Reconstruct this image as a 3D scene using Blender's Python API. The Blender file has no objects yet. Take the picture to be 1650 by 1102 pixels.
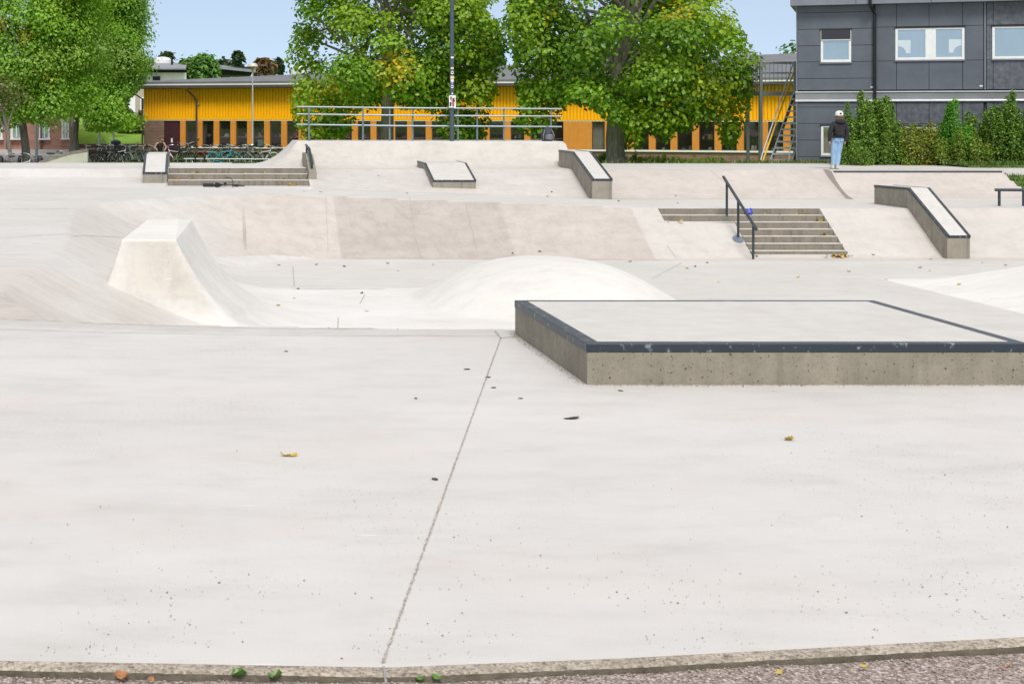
import bpy, bmesh, math, random
import numpy as np
from mathutils import Vector, Matrix, noise as mnoise
R = math.radians
SC = bpy.context.scene
COL = SC.collection
random.seed(7); rng = np.random.default_rng(7)

# ---------------------------------------------------------------- camera, sky, sun, exposure
FPX, CXP, HYP, EYE = 2600.0, 325.0, 182.0, 1.65     # focal length in photo pixels, principal point, eye height
cam = bpy.data.cameras.new('camera'); camo = bpy.data.objects.new('camera', cam); COL.objects.link(camo)
cam.sensor_width = 36; cam.lens = FPX/1650*36
cam.shift_x = (825-CXP)/1650; cam.shift_y = (HYP-551)/1650
cam.clip_start = 0.1; cam.clip_end = 5000
camo.location = (0, 0, EYE); camo.rotation_euler = (R(90), 0, 0)
SC.camera = camo
SUN_EL, SUN_AZ = 50, 176      # azimuth of the sun, clockwise from +Y (the view direction)
wd = bpy.data.worlds.new('World'); SC.world = wd; wd.use_nodes = True
nt = wd.node_tree; W_ = nt.nodes.new; LK = nt.links.new
sky = W_('ShaderNodeTexSky'); sky.sky_type = 'NISHITA'; sky.sun_disc = False
sky.sun_elevation = R(SUN_EL); sky.sun_rotation = R(SUN_AZ); sky.air_density = 1.0; sky.dust_density = 0.6; sky.ozone_density = 1.2
tcw = W_('ShaderNodeTexCoord'); lift = W_('ShaderNodeVectorMath'); lift.operation = 'ADD'; lift.inputs[1].default_value = (0, 0, .15)
LK(tcw.outputs['Generated'], lift.inputs[0]); LK(lift.outputs[0], sky.inputs[0])      # clear blue right down to the roofs
mpw = W_('ShaderNodeMapping'); mpw.inputs['Scale'].default_value = (1.2, 1.2, 3.2); LK(tcw.outputs['Generated'], mpw.inputs[0])
cn = W_('ShaderNodeTexNoise'); cn.inputs['Scale'].default_value = 2.2; cn.inputs['Detail'].default_value = 6; LK(mpw.outputs[0], cn.inputs['Vector'])
cr = W_('ShaderNodeMapRange'); cr.inputs[1].default_value = .36; cr.inputs[2].default_value = .60; LK(cn.outputs['Fac'], cr.inputs[0])
sx = W_('ShaderNodeSeparateXYZ'); LK(tcw.outputs['Generated'], sx.inputs[0])
er = W_('ShaderNodeMapRange'); er.inputs[1].default_value = .10; er.inputs[2].default_value = .40; LK(sx.outputs[2], er.inputs[0])
cm = W_('ShaderNodeMath'); cm.operation = 'MULTIPLY'; LK(cr.outputs[0], cm.inputs[0]); LK(er.outputs[0], cm.inputs[1])  # white cloud above the view, added to neutralise the blue ambient light
c2 = W_('ShaderNodeMath'); c2.operation = 'MULTIPLY_ADD'; c2.inputs[1].default_value = .85; c2.inputs[2].default_value = .26; LK(cm.outputs[0], c2.inputs[0])
mw = W_('ShaderNodeMix'); mw.data_type = 'RGBA'; LK(c2.outputs[0], mw.inputs[0]); LK(sky.outputs[0], mw.inputs[6]); mw.inputs[7].default_value = (6.7, 6.6, 6.4, 1)
LK(mw.outputs[2], nt.nodes['Background'].inputs[0]); nt.nodes['Background'].inputs[1].default_value = 0.12
sl = bpy.data.lights.new('sun', 'SUN'); so = bpy.data.objects.new('sun', sl); COL.objects.link(so)
sl.energy = 2.3; sl.angle = R(20); sl.color = (1, .97, .925)
sd = Vector((math.sin(R(SUN_AZ))*math.cos(R(SUN_EL)), math.cos(R(SUN_AZ))*math.cos(R(SUN_EL)), math.sin(R(SUN_EL))))
so.rotation_euler = sd.to_track_quat('Z', 'Y').to_euler(); so.location = (0, 0, 40)
SC.view_settings.view_transform = 'Standard'; SC.view_settings.look = 'None'
SC.view_settings.exposure = 0.34; SC.view_settings.gamma = 1
SC.cycles.use_denoising = True; SC.cycles.max_bounces = 8; SC.cycles.transparent_max_bounces = 12

# ---------------------------------------------------------------- materials
def nodes(name):
    m = bpy.data.materials.new(name); m.use_nodes = True
    n = m.node_tree.nodes; b = n['Principled BSDF']
    return m, n, m.node_tree.links, b
def mixc(n, l, fac, a, b, mode='MIX'):
    x = n.new('ShaderNodeMix'); x.data_type = 'RGBA'; x.blend_type = mode
    for s, v in ((0, fac), (6, a), (7, b)):
        if isinstance(v, (int, float)): x.inputs[s].default_value = v
        elif isinstance(v, tuple): x.inputs[s].default_value = (*v[:3], 1)
        else: l.new(v, x.inputs[s])
    return x.outputs[2]
def noise(n, l, vec, scale, detail=4, rough=.6):
    t = n.new('ShaderNodeTexNoise'); t.inputs['Scale'].default_value = scale
    t.inputs['Detail'].default_value = detail; t.inputs['Roughness'].default_value = rough
    if vec is not None: l.new(vec, t.inputs['Vector'])
    return t.outputs['Fac']
def ramp(n, l, fac, stops):
    r = n.new('ShaderNodeValToRGB'); e = r.color_ramp.elements
    while len(e) < len(stops): e.new(.5)
    for i, (p, c) in enumerate(stops):
        e[i].position = p; e[i].color = (*c, 1) if isinstance(c, tuple) else (c, c, c, 1)
    l.new(fac, r.inputs[0]); return r.outputs[0]
def coords(n, l, scale=(1, 1, 1), kind='Object'):
    t = n.new('ShaderNodeTexCoord'); m = n.new('ShaderNodeMapping'); m.inputs['Scale'].default_value = scale
    l.new(t.outputs[kind], m.inputs['Vector']); return m.outputs[0]
def bump(n, l, b, h, strength, dist=.02):
    x = n.new('ShaderNodeBump'); x.inputs['Strength'].default_value = strength; x.inputs['Distance'].default_value = dist
    l.new(h, x.inputs['Height']); l.new(x.outputs[0], b.inputs['Normal'])
def M(name, col, rough=.6, var=.18, scale=6, metal=0, bmp=0, sp=.4, dirt=None, stretch=(1, 1, 1)):
    m, n, l, b = nodes(name)
    c = coords(n, l, stretch); f = noise(n, l, c, scale)
    lo = tuple(x*(1-var) for x in col); hi = tuple(min(1, x*(1+var)) for x in col)
    o = ramp(n, l, f, [(.3, lo), (.7, hi)])
    if dirt:
        f2 = noise(n, l, c, scale*.35, 6, .7)
        o = mixc(n, l, ramp(n, l, f2, [(.52, 0.), (.75, .7)]), o, dirt)
    l.new(o, b.inputs['Base Color']); b.inputs['Roughness'].default_value = rough
    b.inputs['Metallic'].default_value = metal; b.inputs['Specular IOR Level'].default_value = sp
    if bmp: bump(n, l, b, noise(n, l, c, scale*6, 3), bmp, .01)
    return m
def brick(name, c1, c2, mortar, sx=1.0):
    m, n, l, b = nodes(name)
    t = n.new('ShaderNodeTexCoord'); s = n.new('ShaderNodeSeparateXYZ'); l.new(t.outputs['Object'], s.inputs[0])
    a = n.new('ShaderNodeMath'); l.new(s.outputs[0], a.inputs[0]); l.new(s.outputs[1], a.inputs[1])
    k = n.new('ShaderNodeCombineXYZ'); l.new(a.outputs[0], k.inputs[0]); l.new(s.outputs[2], k.inputs[1])
    br = n.new('ShaderNodeTexBrick'); l.new(k.outputs[0], br.inputs['Vector'])
    br.inputs['Color1'].default_value = (*c1, 1); br.inputs['Color2'].default_value = (*c2, 1); br.inputs['Mortar'].default_value = (*mortar, 1)
    br.inputs['Scale'].default_value = 1; br.inputs['Brick Width'].default_value = .25*sx; br.inputs['Row Height'].default_value = .083*sx
    br.inputs['Mortar Size'].default_value = .010*sx; br.inputs['Bias'].default_value = -.1
    f = noise(n, l, t.outputs['Object'], 1.4)
    o = mixc(n, l, ramp(n, l, f, [(.35, 0.), (.7, .45)]), br.outputs['Color'], tuple(x*.62 for x in c1))
    l.new(o, b.inputs['Base Color']); b.inputs['Roughness'].default_value = .85
    bump(n, l, b, br.outputs['Fac'], -.4, .01); return m
def leafmat(name, trans=.35):
    m, n, l, b = nodes(name)
    at = n.new('ShaderNodeAttribute'); at.attribute_name = 'tint'
    d = n.new('ShaderNodeBsdfDiffuse'); tr = n.new('ShaderNodeBsdfTranslucent'); g = n.new('ShaderNodeBsdfGlossy')
    l.new(at.outputs['Color'], d.inputs[0])
    l.new(mixc(n, l, 1.0, at.outputs['Color'], (1.25, 1.3, .5), 'MULTIPLY'), tr.inputs[0])
    g.inputs['Roughness'].default_value = .42; g.inputs[0].default_value = (.8, .85, .8, 1)
    x = n.new('ShaderNodeMixShader'); x.inputs[0].default_value = trans; l.new(d.outputs[0], x.inputs[1]); l.new(tr.outputs[0], x.inputs[2])
    y = n.new('ShaderNodeMixShader'); y.inputs[0].default_value = .03; l.new(x.outputs[0], y.inputs[1]); l.new(g.outputs[0], y.inputs[2])
    l.new(y.outputs[0], n['Material Output'].inputs[0]); return m
def glass(name, tint, mirror=.35, see=.0, rough=.03):
    m, n, l, b = nodes(name)
    d = n.new('ShaderNodeBsdfDiffuse'); d.inputs[0].default_value = (*tint, 1)
    c = coords(n, l, (1, 1, .4)); l.new(ramp(n, l, noise(n, l, c, .9), [(.35, tuple(x*.75 for x in tint)), (.65, tint)]), d.inputs[0])
    t = n.new('ShaderNodeBsdfTransparent'); g = n.new('ShaderNodeBsdfGlossy'); g.inputs['Roughness'].default_value = rough
    x = n.new('ShaderNodeMixShader'); x.inputs[0].default_value = see; l.new(d.outputs[0], x.inputs[1]); l.new(t.outputs[0], x.inputs[2])
    y = n.new('ShaderNodeMixShader'); y.inputs[0].default_value = mirror; l.new(x.outputs[0], y.inputs[1]); l.new(g.outputs[0], y.inputs[2])
    l.new(y.outputs[0], n['Material Output'].inputs[0]); return m

# concrete poured floor: the colour of each pour comes from a vertex attribute, mottling and specks from noise
def concrete_floor():
    m, n, l, b = nodes('poured_concrete')
    at = n.new('ShaderNodeAttribute'); at.attribute_name = 'tint'
    at2 = n.new('ShaderNodeAttribute'); at2.attribute_name = 'wear'
    t = n.new('ShaderNodeTexCoord'); P = t.outputs['Object']
    def mp(s):
        k = n.new('ShaderNodeMapping'); k.inputs['Scale'].default_value = s; l.new(P, k.inputs[0]); return k.outputs[0]
    o = at.outputs['Color']
    big = noise(n, l, mp((.35, .5, .5)), 1.3, 5, .6)
    o = mixc(n, l, 1.0, o, ramp(n, l, big, [(.3, (.94, .935, .93)), (.7, (1.04, 1.04, 1.04))]), 'MULTIPLY')
    mid = noise(n, l, mp((.7, 1.6, 1.6)), 2.2, 8, .68)
    o = mixc(n, l, 1.0, o, ramp(n, l, mid, [(.28, (.895, .885, .87)), (.5, (1., 1., 1.)), (.74, (1.05, 1.05, 1.045))]), 'MULTIPLY')
    pk = noise(n, l, mp((.5, .9, .9)), 1.1, 5, .6)
    o = mixc(n, l, ramp(n, l, pk, [(.50, 0.), (.75, .36)]), o, (.60, .53, .48))
    # worn streaky stains on the banks
    st = noise(n, l, mp((2.0, 1.4, 1.0)), 1.7, 9, .72)
    f = n.new('ShaderNodeMath'); f.operation = 'MULTIPLY'; l.new(ramp(n, l, st, [(.46, 0.), (.66, .55)]), f.inputs[0]); l.new(at2.outputs['Fac'], f.inputs[1])
    o = mixc(n, l, f.outputs[0], o, (.30, .265, .24))
    gr = noise(n, l, mp((1, 1, 1)), 130, 3, .7)
    o = mixc(n, l, 1.0, o, ramp(n, l, gr, [(.3, (.95, .95, .945)), (.7, (1.05, 1.05, 1.05))]), 'MULTIPLY')
    # scratches, pale
    sc = noise(n, l, mp((1.2, 9, 9)), 3.0, 3, .5)
    o = mixc(n, l, ramp(n, l, sc, [(.70, 0.), (.76, .35)]), o, (.8, .79, .77))
    # specks: small dark voids, two sizes
    for scale, r0, keep, am in ((2.6, .02, .6, .8), (10., .045, .86, .7), (23., .115, .72, .75)):
        v = n.new('ShaderNodeTexVoronoi'); v.voronoi_dimensions = '2D'; v.inputs['Scale'].default_value = scale; l.new(P, v.inputs['Vector'])
        d = ramp(n, l, v.outputs['Distance'], [(r0*.5, am), (r0, 0.)])
        s = n.new('ShaderNodeSeparateColor'); l.new(v.outputs['Color'], s.inputs[0])
        g = n.new('ShaderNodeMath'); g.operation = 'GREATER_THAN'; g.inputs[1].default_value = keep; l.new(s.outputs[0], g.inputs[0])
        h = n.new('ShaderNodeMath'); h.operation = 'MULTIPLY'; l.new(d, h.inputs[0]); l.new(g.outputs[0], h.inputs[1])
        pn = noise(n, l, mp((.25, .25, .25)), 1.7, 3)
        h2 = n.new('ShaderNodeMath'); h2.operation = 'MULTIPLY'; l.new(h.outputs[0], h2.inputs[0]); l.new(ramp(n, l, pn, [(.47, 0.), (.62, 1.)]), h2.inputs[1])
        o = mixc(n, l, h2.outputs[0], o, (.13, .115, .10))
    l.new(o, b.inputs['Base Color']); b.inputs['Roughness'].default_value = .62; b.inputs['Specular IOR Level'].default_value = .35
    bump(n, l, b, noise(n, l, mp((1, 1, 1)), 25, 4), .12, .004)
    return m
def cast_concrete(name, col, holes=True, streak=.5):
    m, n, l, b = nodes(name)
    t = n.new('ShaderNodeTexCoord'); P = t.outputs['Object']
    def mp(s):
        k = n.new('ShaderNodeMapping'); k.inputs['Scale'].default_value = s; l.new(P, k.inputs[0]); return k.outputs[0]
    f = noise(n, l, mp((1, 1, 1)), 3.5, 6, .65)
    o = ramp(n, l, f, [(.3, tuple(x*.78 for x in col)), (.7, tuple(x*1.15 for x in col))])
    s = noise(n, l, mp((5, 5, .35)), 1.5, 5, .6)
    o = mixc(n, l, ramp(n, l, s, [(.5, 0.), (.72, streak)]), o, tuple(x*.55 for x in col))
    g = noise(n, l, mp((1, 1, 1)), 60, 2); o = mixc(n, l, ramp(n, l, g, [(.35, .3), (.6, 0.)]), o, tuple(x*.6 for x in col))
    if holes:
        sx_ = n.new('ShaderNodeSeparateXYZ'); l.new(P, sx_.inputs[0]); ad = n.new('ShaderNodeMath'); l.new(sx_.outputs[0], ad.inputs[0]); l.new(sx_.outputs[1], ad.inputs[1])
        cb = n.new('ShaderNodeCombineXYZ'); l.new(ad.outputs[0], cb.inputs[0]); l.new(sx_.outputs[2], cb.inputs[1]); FV = cb.outputs[0]
        for sc, r0, keep in ((7, .06, .72), (17, .10, .70), (33, .13, .78)):
            v = n.new('ShaderNodeTexVoronoi'); v.voronoi_dimensions = '2D'; v.inputs['Scale'].default_value = sc; l.new(FV, v.inputs['Vector'])
            sp = n.new('ShaderNodeSeparateColor'); l.new(v.outputs['Color'], sp.inputs[0])
            gt = n.new('ShaderNodeMath'); gt.operation = 'GREATER_THAN'; gt.inputs[1].default_value = keep; l.new(sp.outputs[0], gt.inputs[0])
            h = n.new('ShaderNodeMath'); h.operation = 'MULTIPLY'; l.new(gt.outputs[0], h.inputs[0])
            l.new(ramp(n, l, v.outputs['Distance'], [(r0*.6, .85), (r0, 0.)]), h.inputs[1])
            o = mixc(n, l, h.outputs[0], o, (.05, .042, .035))
    l.new(o, b.inputs['Base Color']); b.inputs['Roughness'].default_value = .8; b.inputs['Specular IOR Level'].default_value = .25
    bump(n, l, b, noise(n, l, mp((1, 1, 1)), 45, 4), .25, .006)
    return m

# ---------------------------------------------------------------- mesh helpers
WM = {}                                # world matrix of every empty / part that parents something
def tag(o, label=None, cat=None, group=None, kind=None):
    if label: o['label'] = label
    if cat: o['category'] = cat
    if group: o['group'] = group
    if kind: o['kind'] = kind
    return o
def thing(name, label, cat, loc=(0, 0, 0), rz=0, group=None):
    o = bpy.data.objects.new(name, None); COL.objects.link(o); o.empty_display_size = .2
    o.location = loc; o.rotation_euler = (0, 0, rz); tag(o, label, cat, group)
    WM[o.name] = Matrix.Translation(loc) @ Matrix.Rotation(rz, 4, 'Z'); return o
def basis(d):
    d = Vector(d).normalized(); a = Vector((0, 0, 1)) if abs(d.z) < .9 else Vector((1, 0, 0))
    u = d.cross(a).normalized(); return u, d.cross(u)
class MB:
    def __init__(s): s.v = []; s.f = []; s.m = []; s.mi = 0
    def add(s, vs, fs):
        k = len(s.v); s.v += [tuple(v) for v in vs]; s.f += [tuple(i+k for i in f) for f in fs]; s.m += [s.mi]*len(fs); return s
    def box(s, x0, x1, y0, y1, z0, z1):
        return s.add([(x0,y0,z0),(x1,y0,z0),(x1,y1,z0),(x0,y1,z0),(x0,y0,z1),(x1,y0,z1),(x1,y1,z1),(x0,y1,z1)],
                     [(3,2,1,0),(4,5,6,7),(0,1,5,4),(1,2,6,5),(2,3,7,6),(3,0,4,7)])
    def prism(s, poly, off):            # poly: planar points, off: extrusion vector
        n = len(poly); o = Vector(off); a = [Vector(p) for p in poly]
        nrm = Vector((0, 0, 0))
        for i in range(n): nrm += a[i].cross(a[(i+1) % n])
        if nrm.dot(o) > 0: a.reverse()
        return s.add(a+[p+o for p in a], [tuple(range(n)), tuple(range(2*n-1, n-1, -1))]+[(i, n+i, n+(i+1) % n, (i+1) % n) for i in range(n)])
    def tube(s, p0, p1, r, r2=None, n=8, cap=True):
        return s.path([p0, p1], [r, r if r2 is None else r2], n, cap)
    def path(s, pts, r, n=8, cap=True, closed=False):
        P = [Vector(p) for p in pts]; k = len(P); rr = r if isinstance(r, (list, tuple)) else [r]*k
        vs = []; u = None
        for i in range(k):
            if closed: d = P[(i+1) % k]-P[i-1]
            else: d = (P[min(i+1, k-1)]-P[max(i-1, 0)])
            d.normalize()
            if u is None: u, w = basis(d)
            else:
                u = (u-d*u.dot(d)).normalized(); w = d.cross(u)
            for j in range(n):
                a = 2*math.pi*j/n; vs.append(P[i]+(u*math.cos(a)+w*math.sin(a))*rr[i])
        fs = []
        for i in range(k if closed else k-1):
            for j in range(n):
                a, b2 = i*n+j, i*n+(j+1) % n; c, d2 = ((i+1) % k)*n+(j+1) % n, ((i+1) % k)*n+j
                fs.append((a, b2, c, d2))
        if cap and not closed: fs += [tuple(range(n-1, -1, -1)), tuple(range((k-1)*n, k*n))]
        return s.add(vs, fs)
    def lathe(s, prof, c=(0, 0, 0), n=16):
        vs = [(c[0]+r*math.cos(2*math.pi*j/n), c[1]+r*math.sin(2*math.pi*j/n), c[2]+z) for r, z in prof for j in range(n)]
        return s.add(vs, [(i*n+j, i*n+(j+1) % n, (i+1)*n+(j+1) % n, (i+1)*n+j) for i in range(len(prof)-1) for j in range(n)])
    def build(s, name, mat, parent=None, loc=None, world=False, smooth=False, bev=0):
        me = bpy.data.meshes.new(name); v = np.array(s.v, dtype=float).reshape(-1, 3)
        W = Matrix.Identity(4)
        if parent is not None: W = WM[parent.name]
        if world and parent is not None:
            Wi = np.array(W.inverted()); v = v @ Wi[:3, :3].T + Wi[:3, 3]
        if parent is None and loc is None: loc = (float(v[:, 0].mean()), float(v[:, 1].mean()), float(v[:, 2].min()))
        if parent is None: v = v-np.array(loc)
        me.from_pydata([tuple(p) for p in v], [], s.f)
        for q in (mat if isinstance(mat, (list, tuple)) else [mat]): me.materials.append(q)
        if any(s.m): me.polygons.foreach_set('material_index', s.m)
        if smooth: me.polygons.foreach_set('use_smooth', [True]*len(s.f)); me.set_sharp_from_angle(angle=R(40))
        me.update()
        o = bpy.data.objects.new(name, me); COL.objects.link(o)
        if parent is not None: o.parent = parent
        else: o.location = loc
        WM[o.name] = W if parent is not None else Matrix.Translation(loc)
        if bev:
            bm = o.modifiers.new('bevel', 'BEVEL'); bm.width = bev; bm.segments = 2; bm.limit_method = 'ANGLE'; bm.harden_normals = False
        return o
def npmesh(name, v, f, mat, loc=(0, 0, 0), parent=None, attrs=None, smooth=False):
    """big meshes straight from numpy; f is (n,k)"""
    me = bpy.data.meshes.new(name); v = np.asarray(v, float)-np.array(loc); f = np.asarray(f)
    me.vertices.add(len(v)); me.vertices.foreach_set('co', v.ravel())
    k = f.shape[1]; me.loops.add(f.size); me.loops.foreach_set('vertex_index', f.ravel().astype(np.int32))
    me.polygons.add(len(f)); me.polygons.foreach_set('loop_start', np.arange(0, f.size, k, dtype=np.int32))
    if smooth: me.polygons.foreach_set('use_smooth', np.ones(len(f), bool))
    me.update(calc_edges=True)
    for an, arr in (attrs or {}).items():
        if arr.ndim == 2:
            a = me.attributes.new(an, 'FLOAT_COLOR', 'POINT'); c = np.ones((len(v), 4)); c[:, :3] = arr; a.data.foreach_set('color', c.ravel())
        else:
            a = me.attributes.new(an, 'FLOAT', 'POINT'); a.data.foreach_set('value', arr.astype(float))
    if mat: me.materials.append(mat)
    o = bpy.data.objects.new(name, me); COL.objects.link(o)
    if parent is not None: o.parent = parent; WM[o.name] = WM[parent.name]
    else: o.location = loc; WM[o.name] = Matrix.Translation(loc)
    return o
# ---------------------------------------------------------------- the shape of the skatepark floor
def sstep(x, a, b):
    t = np.clip((x-a)/(b-a), 0, 1); return t*t*(3-2*t)
FLOOR = -1.85
def deck2(X): return np.interp(X, [-1, 2.2, 11.7], [-.43, -.45, -.77])
def kerb_y(X): return np.interp(X, [-6, -2, -.61, .55, 1.27, 2.59, 5, 12], [5.1, 4.9, 4.86, 4.80, 4.88, 5.08, 5.55, 7.4])
def deck_edge(X): return np.interp(X, [-3, -1.5, 0, 2, 5, 8, 12, 30], [13.4, 12.9, 12.45, 12.33, 12.1, 11.5, 11.3, 11.2])
CREST = [(-60, 12.9), (-1.2, 12.75), (-1.9, 15.5), (-2.4, 20), (-2.3, 24), (-2.35, 28), (-2.8, 35.3), (-2.5, 37.3), (-1.6, 38.7), (-.2, 40.3), (1.1, 41.2), (2.6, 41.45), (11.55, 40.86), (40, 40.86)]
def crest_dist(X, Y):
    d = np.full(X.shape, 1e9)
    for (a, b), (c, e) in zip(CREST[1:-1], CREST[2:]):
        ux, uy = c-a, e-b; L2 = ux*ux+uy*uy
        t = np.clip(((X-a)*ux+(Y-b)*uy)/L2, 0, 1)
        d = np.minimum(d, np.hypot(X-a-t*ux, Y-b-t*uy))
    return d
def inside_basin(X, Y):
    r = np.zeros(X.shape, bool); P = CREST[1:]+[(40, 12.3), (2, 12.3)]
    for (x0, y0), (x1, y1) in zip(P, P[1:]+P[:1]):
        if y0 == y1: continue
        c = ((y0 > Y) != (y1 > Y)) & (X < (x1-x0)*(Y-y0)/(y1-y0)+x0); r ^= c
    return r
PYR = (-1.25, -.40, 25.2, 27.9, -.33, -.19)     # top of the pyramid: x0 x1 y0 y1 z at front, z at back
def height(X, Y, cut=True):
    X = np.asarray(X, float); Y = np.asarray(Y, float); X, Y = np.broadcast_arrays(X, Y); Y = Y.copy(); X = X.copy()
    de = deck_edge(X)
    d2 = deck2(X)
    # surroundings of the basin
    S = np.where(Y < de, 0, 0.0)
    left = np.interp(Y, [12.4, 14, 21, 26, 30, 45.0], [0, -.03, -.52, -.62, -.5, -.43])
    S = np.where(Y >= de, np.where(Y < 38, left, d2), 0.)
    S = np.where((Y >= 38) & (X < 2), np.interp(Y, [38, 41], [-.45, -.43]), S)
    z = S.copy()
    ins = inside_basin(X, Y) & (Y > de)
    d = crest_dist(X, Y)
    L = np.interp(Y, [13, 18, 24, 30, 37, 39], [3.2, 3.8, 4.0, 4.2, 3.4, 2.7])
    L = np.where((Y > 33) & (X > 1), np.interp(X, [1, 3, 11.5, 13], [3.3, 2.65, 2.3, 1.96]), L)
    t = np.clip(d/L, 0, 1)
    curv = np.interp(Y, [14, 24, 34, 40], [1.5, 1.6, 1.35, 1.0]); curv = np.where(X > 3, np.minimum(curv, 1.12), curv)
    p = 1-(1-t)**curv
    zb = S+(FLOOR-S)*p
    # slope falling away behind the near deck (all along the deck edge)
    tn = np.clip((Y-de)/np.interp(X, [-1.5, .5, 3], [9, 5, 3.0]), 0, 1)
    zn = 0+(FLOOR-0)*(1-(1-tn)**1.25)
    zb = np.where(X > -1.2, np.maximum(np.where(X > 1.5, np.where(Y < 30, FLOOR, zb), zb), np.where(Y < 26, zn, FLOOR)), zb)
    z = np.where(ins, zb, z)
    # bump
    r = np.sqrt(((X-6.40)/2.5)**2+((Y-30.0)/3.4)**2)
    bz = .80*np.clip(1-np.clip(r, 0, 1)**2.7, 0, 1)**1.38
    z = np.where(ins, z+bz, z)
    # pale bank rising to the right
    q = np.clip(X-14.3, 0, None)
    wb = .115*q**1.25*sstep(Y, 18, 22)*(1-sstep(Y, 33.0, 34.2))
    z = np.where(ins & (Y < 36), z+wb, z)
    # pyramid
    x0, x1, y0, y1, zf, zk = PYR
    sh = np.clip(Y-y0, 0, y1-y0); x0 = x0+.115*sh; x1 = x1+.085*sh
    zt = zf+(zk-zf)*np.clip((Y-y0)/(y1-y0), 0, 1)
    fl = 0
    dx = np.maximum((x0-fl)-X, 0)/3.0; dxr = np.maximum(X-x1, 0)/5.2; dy = np.maximum(y0-Y, 0)/4.8; dyb = np.maximum(Y-y1, 0)/1.6
    pn = lambda q: np.clip((np.minimum(dx, 9)**q+np.minimum(dxr, 9)**q+np.minimum(dy, 9)**q+np.minimum(dyb, 9)**q)**(1/q), 0, 1)
    da, db = pn(9.), pn(2.); kk = np.clip(da*2.6, 0, 1); dd = da*(1-kk)+db*kk
    H = zt-(FLOOR-.02)
    pz = zt-H*(1-(1-dd)**6.6)
    z = np.where((Y > 20) & (Y < 31), np.maximum(z, pz), z)
    # banks and decks of the far side
    far = Y > 41.0
    A = np.interp(Y, [45.0, 51.0], [0, 1])
    zl = -.43+.45*A                                              # plaza at the left, a gentle rise
    zc = d2+(0-d2)*np.clip((Y-45.2)/(47.3-45.2), 0, 1)
    zr = d2+(0-d2)*np.clip((Y-45.4)/(47.15-45.4), 0, 1)**1.12
    # quarter with coping on the right
    s = np.clip((Y-44.7)/(46.5-44.7), 0, 1); zq = d2+(-.045-d2)*s**1.9
    zq = np.where(Y > 46.5, np.interp(Y, [46.5, 46.75], [-.045, 0]), zq)
    fz = np.where(X < 1.0, zl, np.where(X < 10.95, zc, np.where(X < 18.15, zr, zq)))
    fz = np.where((X > -1.7) & (X < -1.0), zl, fz)
    z = np.where(far & (Y > 44.5), fz, z)
    z = np.where((Y > 45.3) & (X > 23.08+np.clip(46.6-Y, 0, 2)*.28), z-.6, z)
    # raised quarter-pipe platform in the middle of the far side
    dxl = np.clip(2.95-X, 0, None); dxr = np.clip(X-11.25, 0, None)*2.2; dyq = np.clip(50-Y, 0, None)
    s = np.clip(np.hypot(np.maximum(dxl, dxr), dyq)/1.35, 0, 1)
    z = np.where(Y > 47.5, np.maximum(z, .76*(1-s)**2.1), z)
    if cut:
        eps = .02
        stair = ((X > 11.55) & (X < 15.64) & (Y > 40.27) & (Y < 40.86)) | ((X > 13.3) & (X < 15.64) & (Y > 39.06) & (Y <= 40.3))
        z = np.where(stair, -2.15, z)
        st2 = (X > -.97) & (X < 3.06) & (Y > 46.0) & (Y < 47.0)
        z = np.where(st2, -.75, z)
        z = np.where((X > -1.0) & (X < 3.06) & (Y > 45) & (Y <= 46), -.43, z)
        z = np.where((X > -1.0) & (X < 3.06) & (Y >= 47) & (Y < 48.6), np.maximum(z, .035), z)
    return z
def hz(x, y): return float(height(np.array([x]), np.array([y]), False)[0])
def hit(px, py, d0=4.72, d1=52.0):
    """where the ray through a photo pixel meets the floor"""
    D = np.arange(d0, d1, .02); X = (px-CXP)*D/FPX; Z = EYE-(py-HYP)*D/FPX
    h = height(X, D); k = np.argmax(Z <= h)
    return Vector((X[k], D[k], h[k]))
def P3(px, py, D): return Vector(((px-CXP)*D/FPX, D, EYE-(py-HYP)*D/FPX))

def lines(a, b, step, extra): 
    v = np.concatenate([np.arange(a, b, step)]+[np.array([e-.004, e+.004]) for e in extra]); return np.unique(np.round(v, 4))
gx = np.concatenate([np.arange(-14, -8, .5), lines(-1.7, 1.0, .022, []), lines(-8, 27, .075, [PYR[0], PYR[1], 11.55, 13.3, 15.64, -.97, 3.06, -1.02, 18.15, 23.08]), np.arange(27, 34.1, .5)])
gy = np.concatenate([np.linspace(4.7, 12, 24), lines(22, 26.0, .03, []), lines(12.05, 52.6, .085, [39.06, 40.27, 40.86, 46.0, 47.0, 46.5])])
gx = np.unique(gx); gy = np.unique(gy)
GX, GY = np.meshgrid(gx, gy)
ke = kerb_y(GX); GYw = np.where(GY < 10, ke+(GY-4.7)*(10-ke)/5.3, GY)
GZ = height(GX, GYw)
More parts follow.
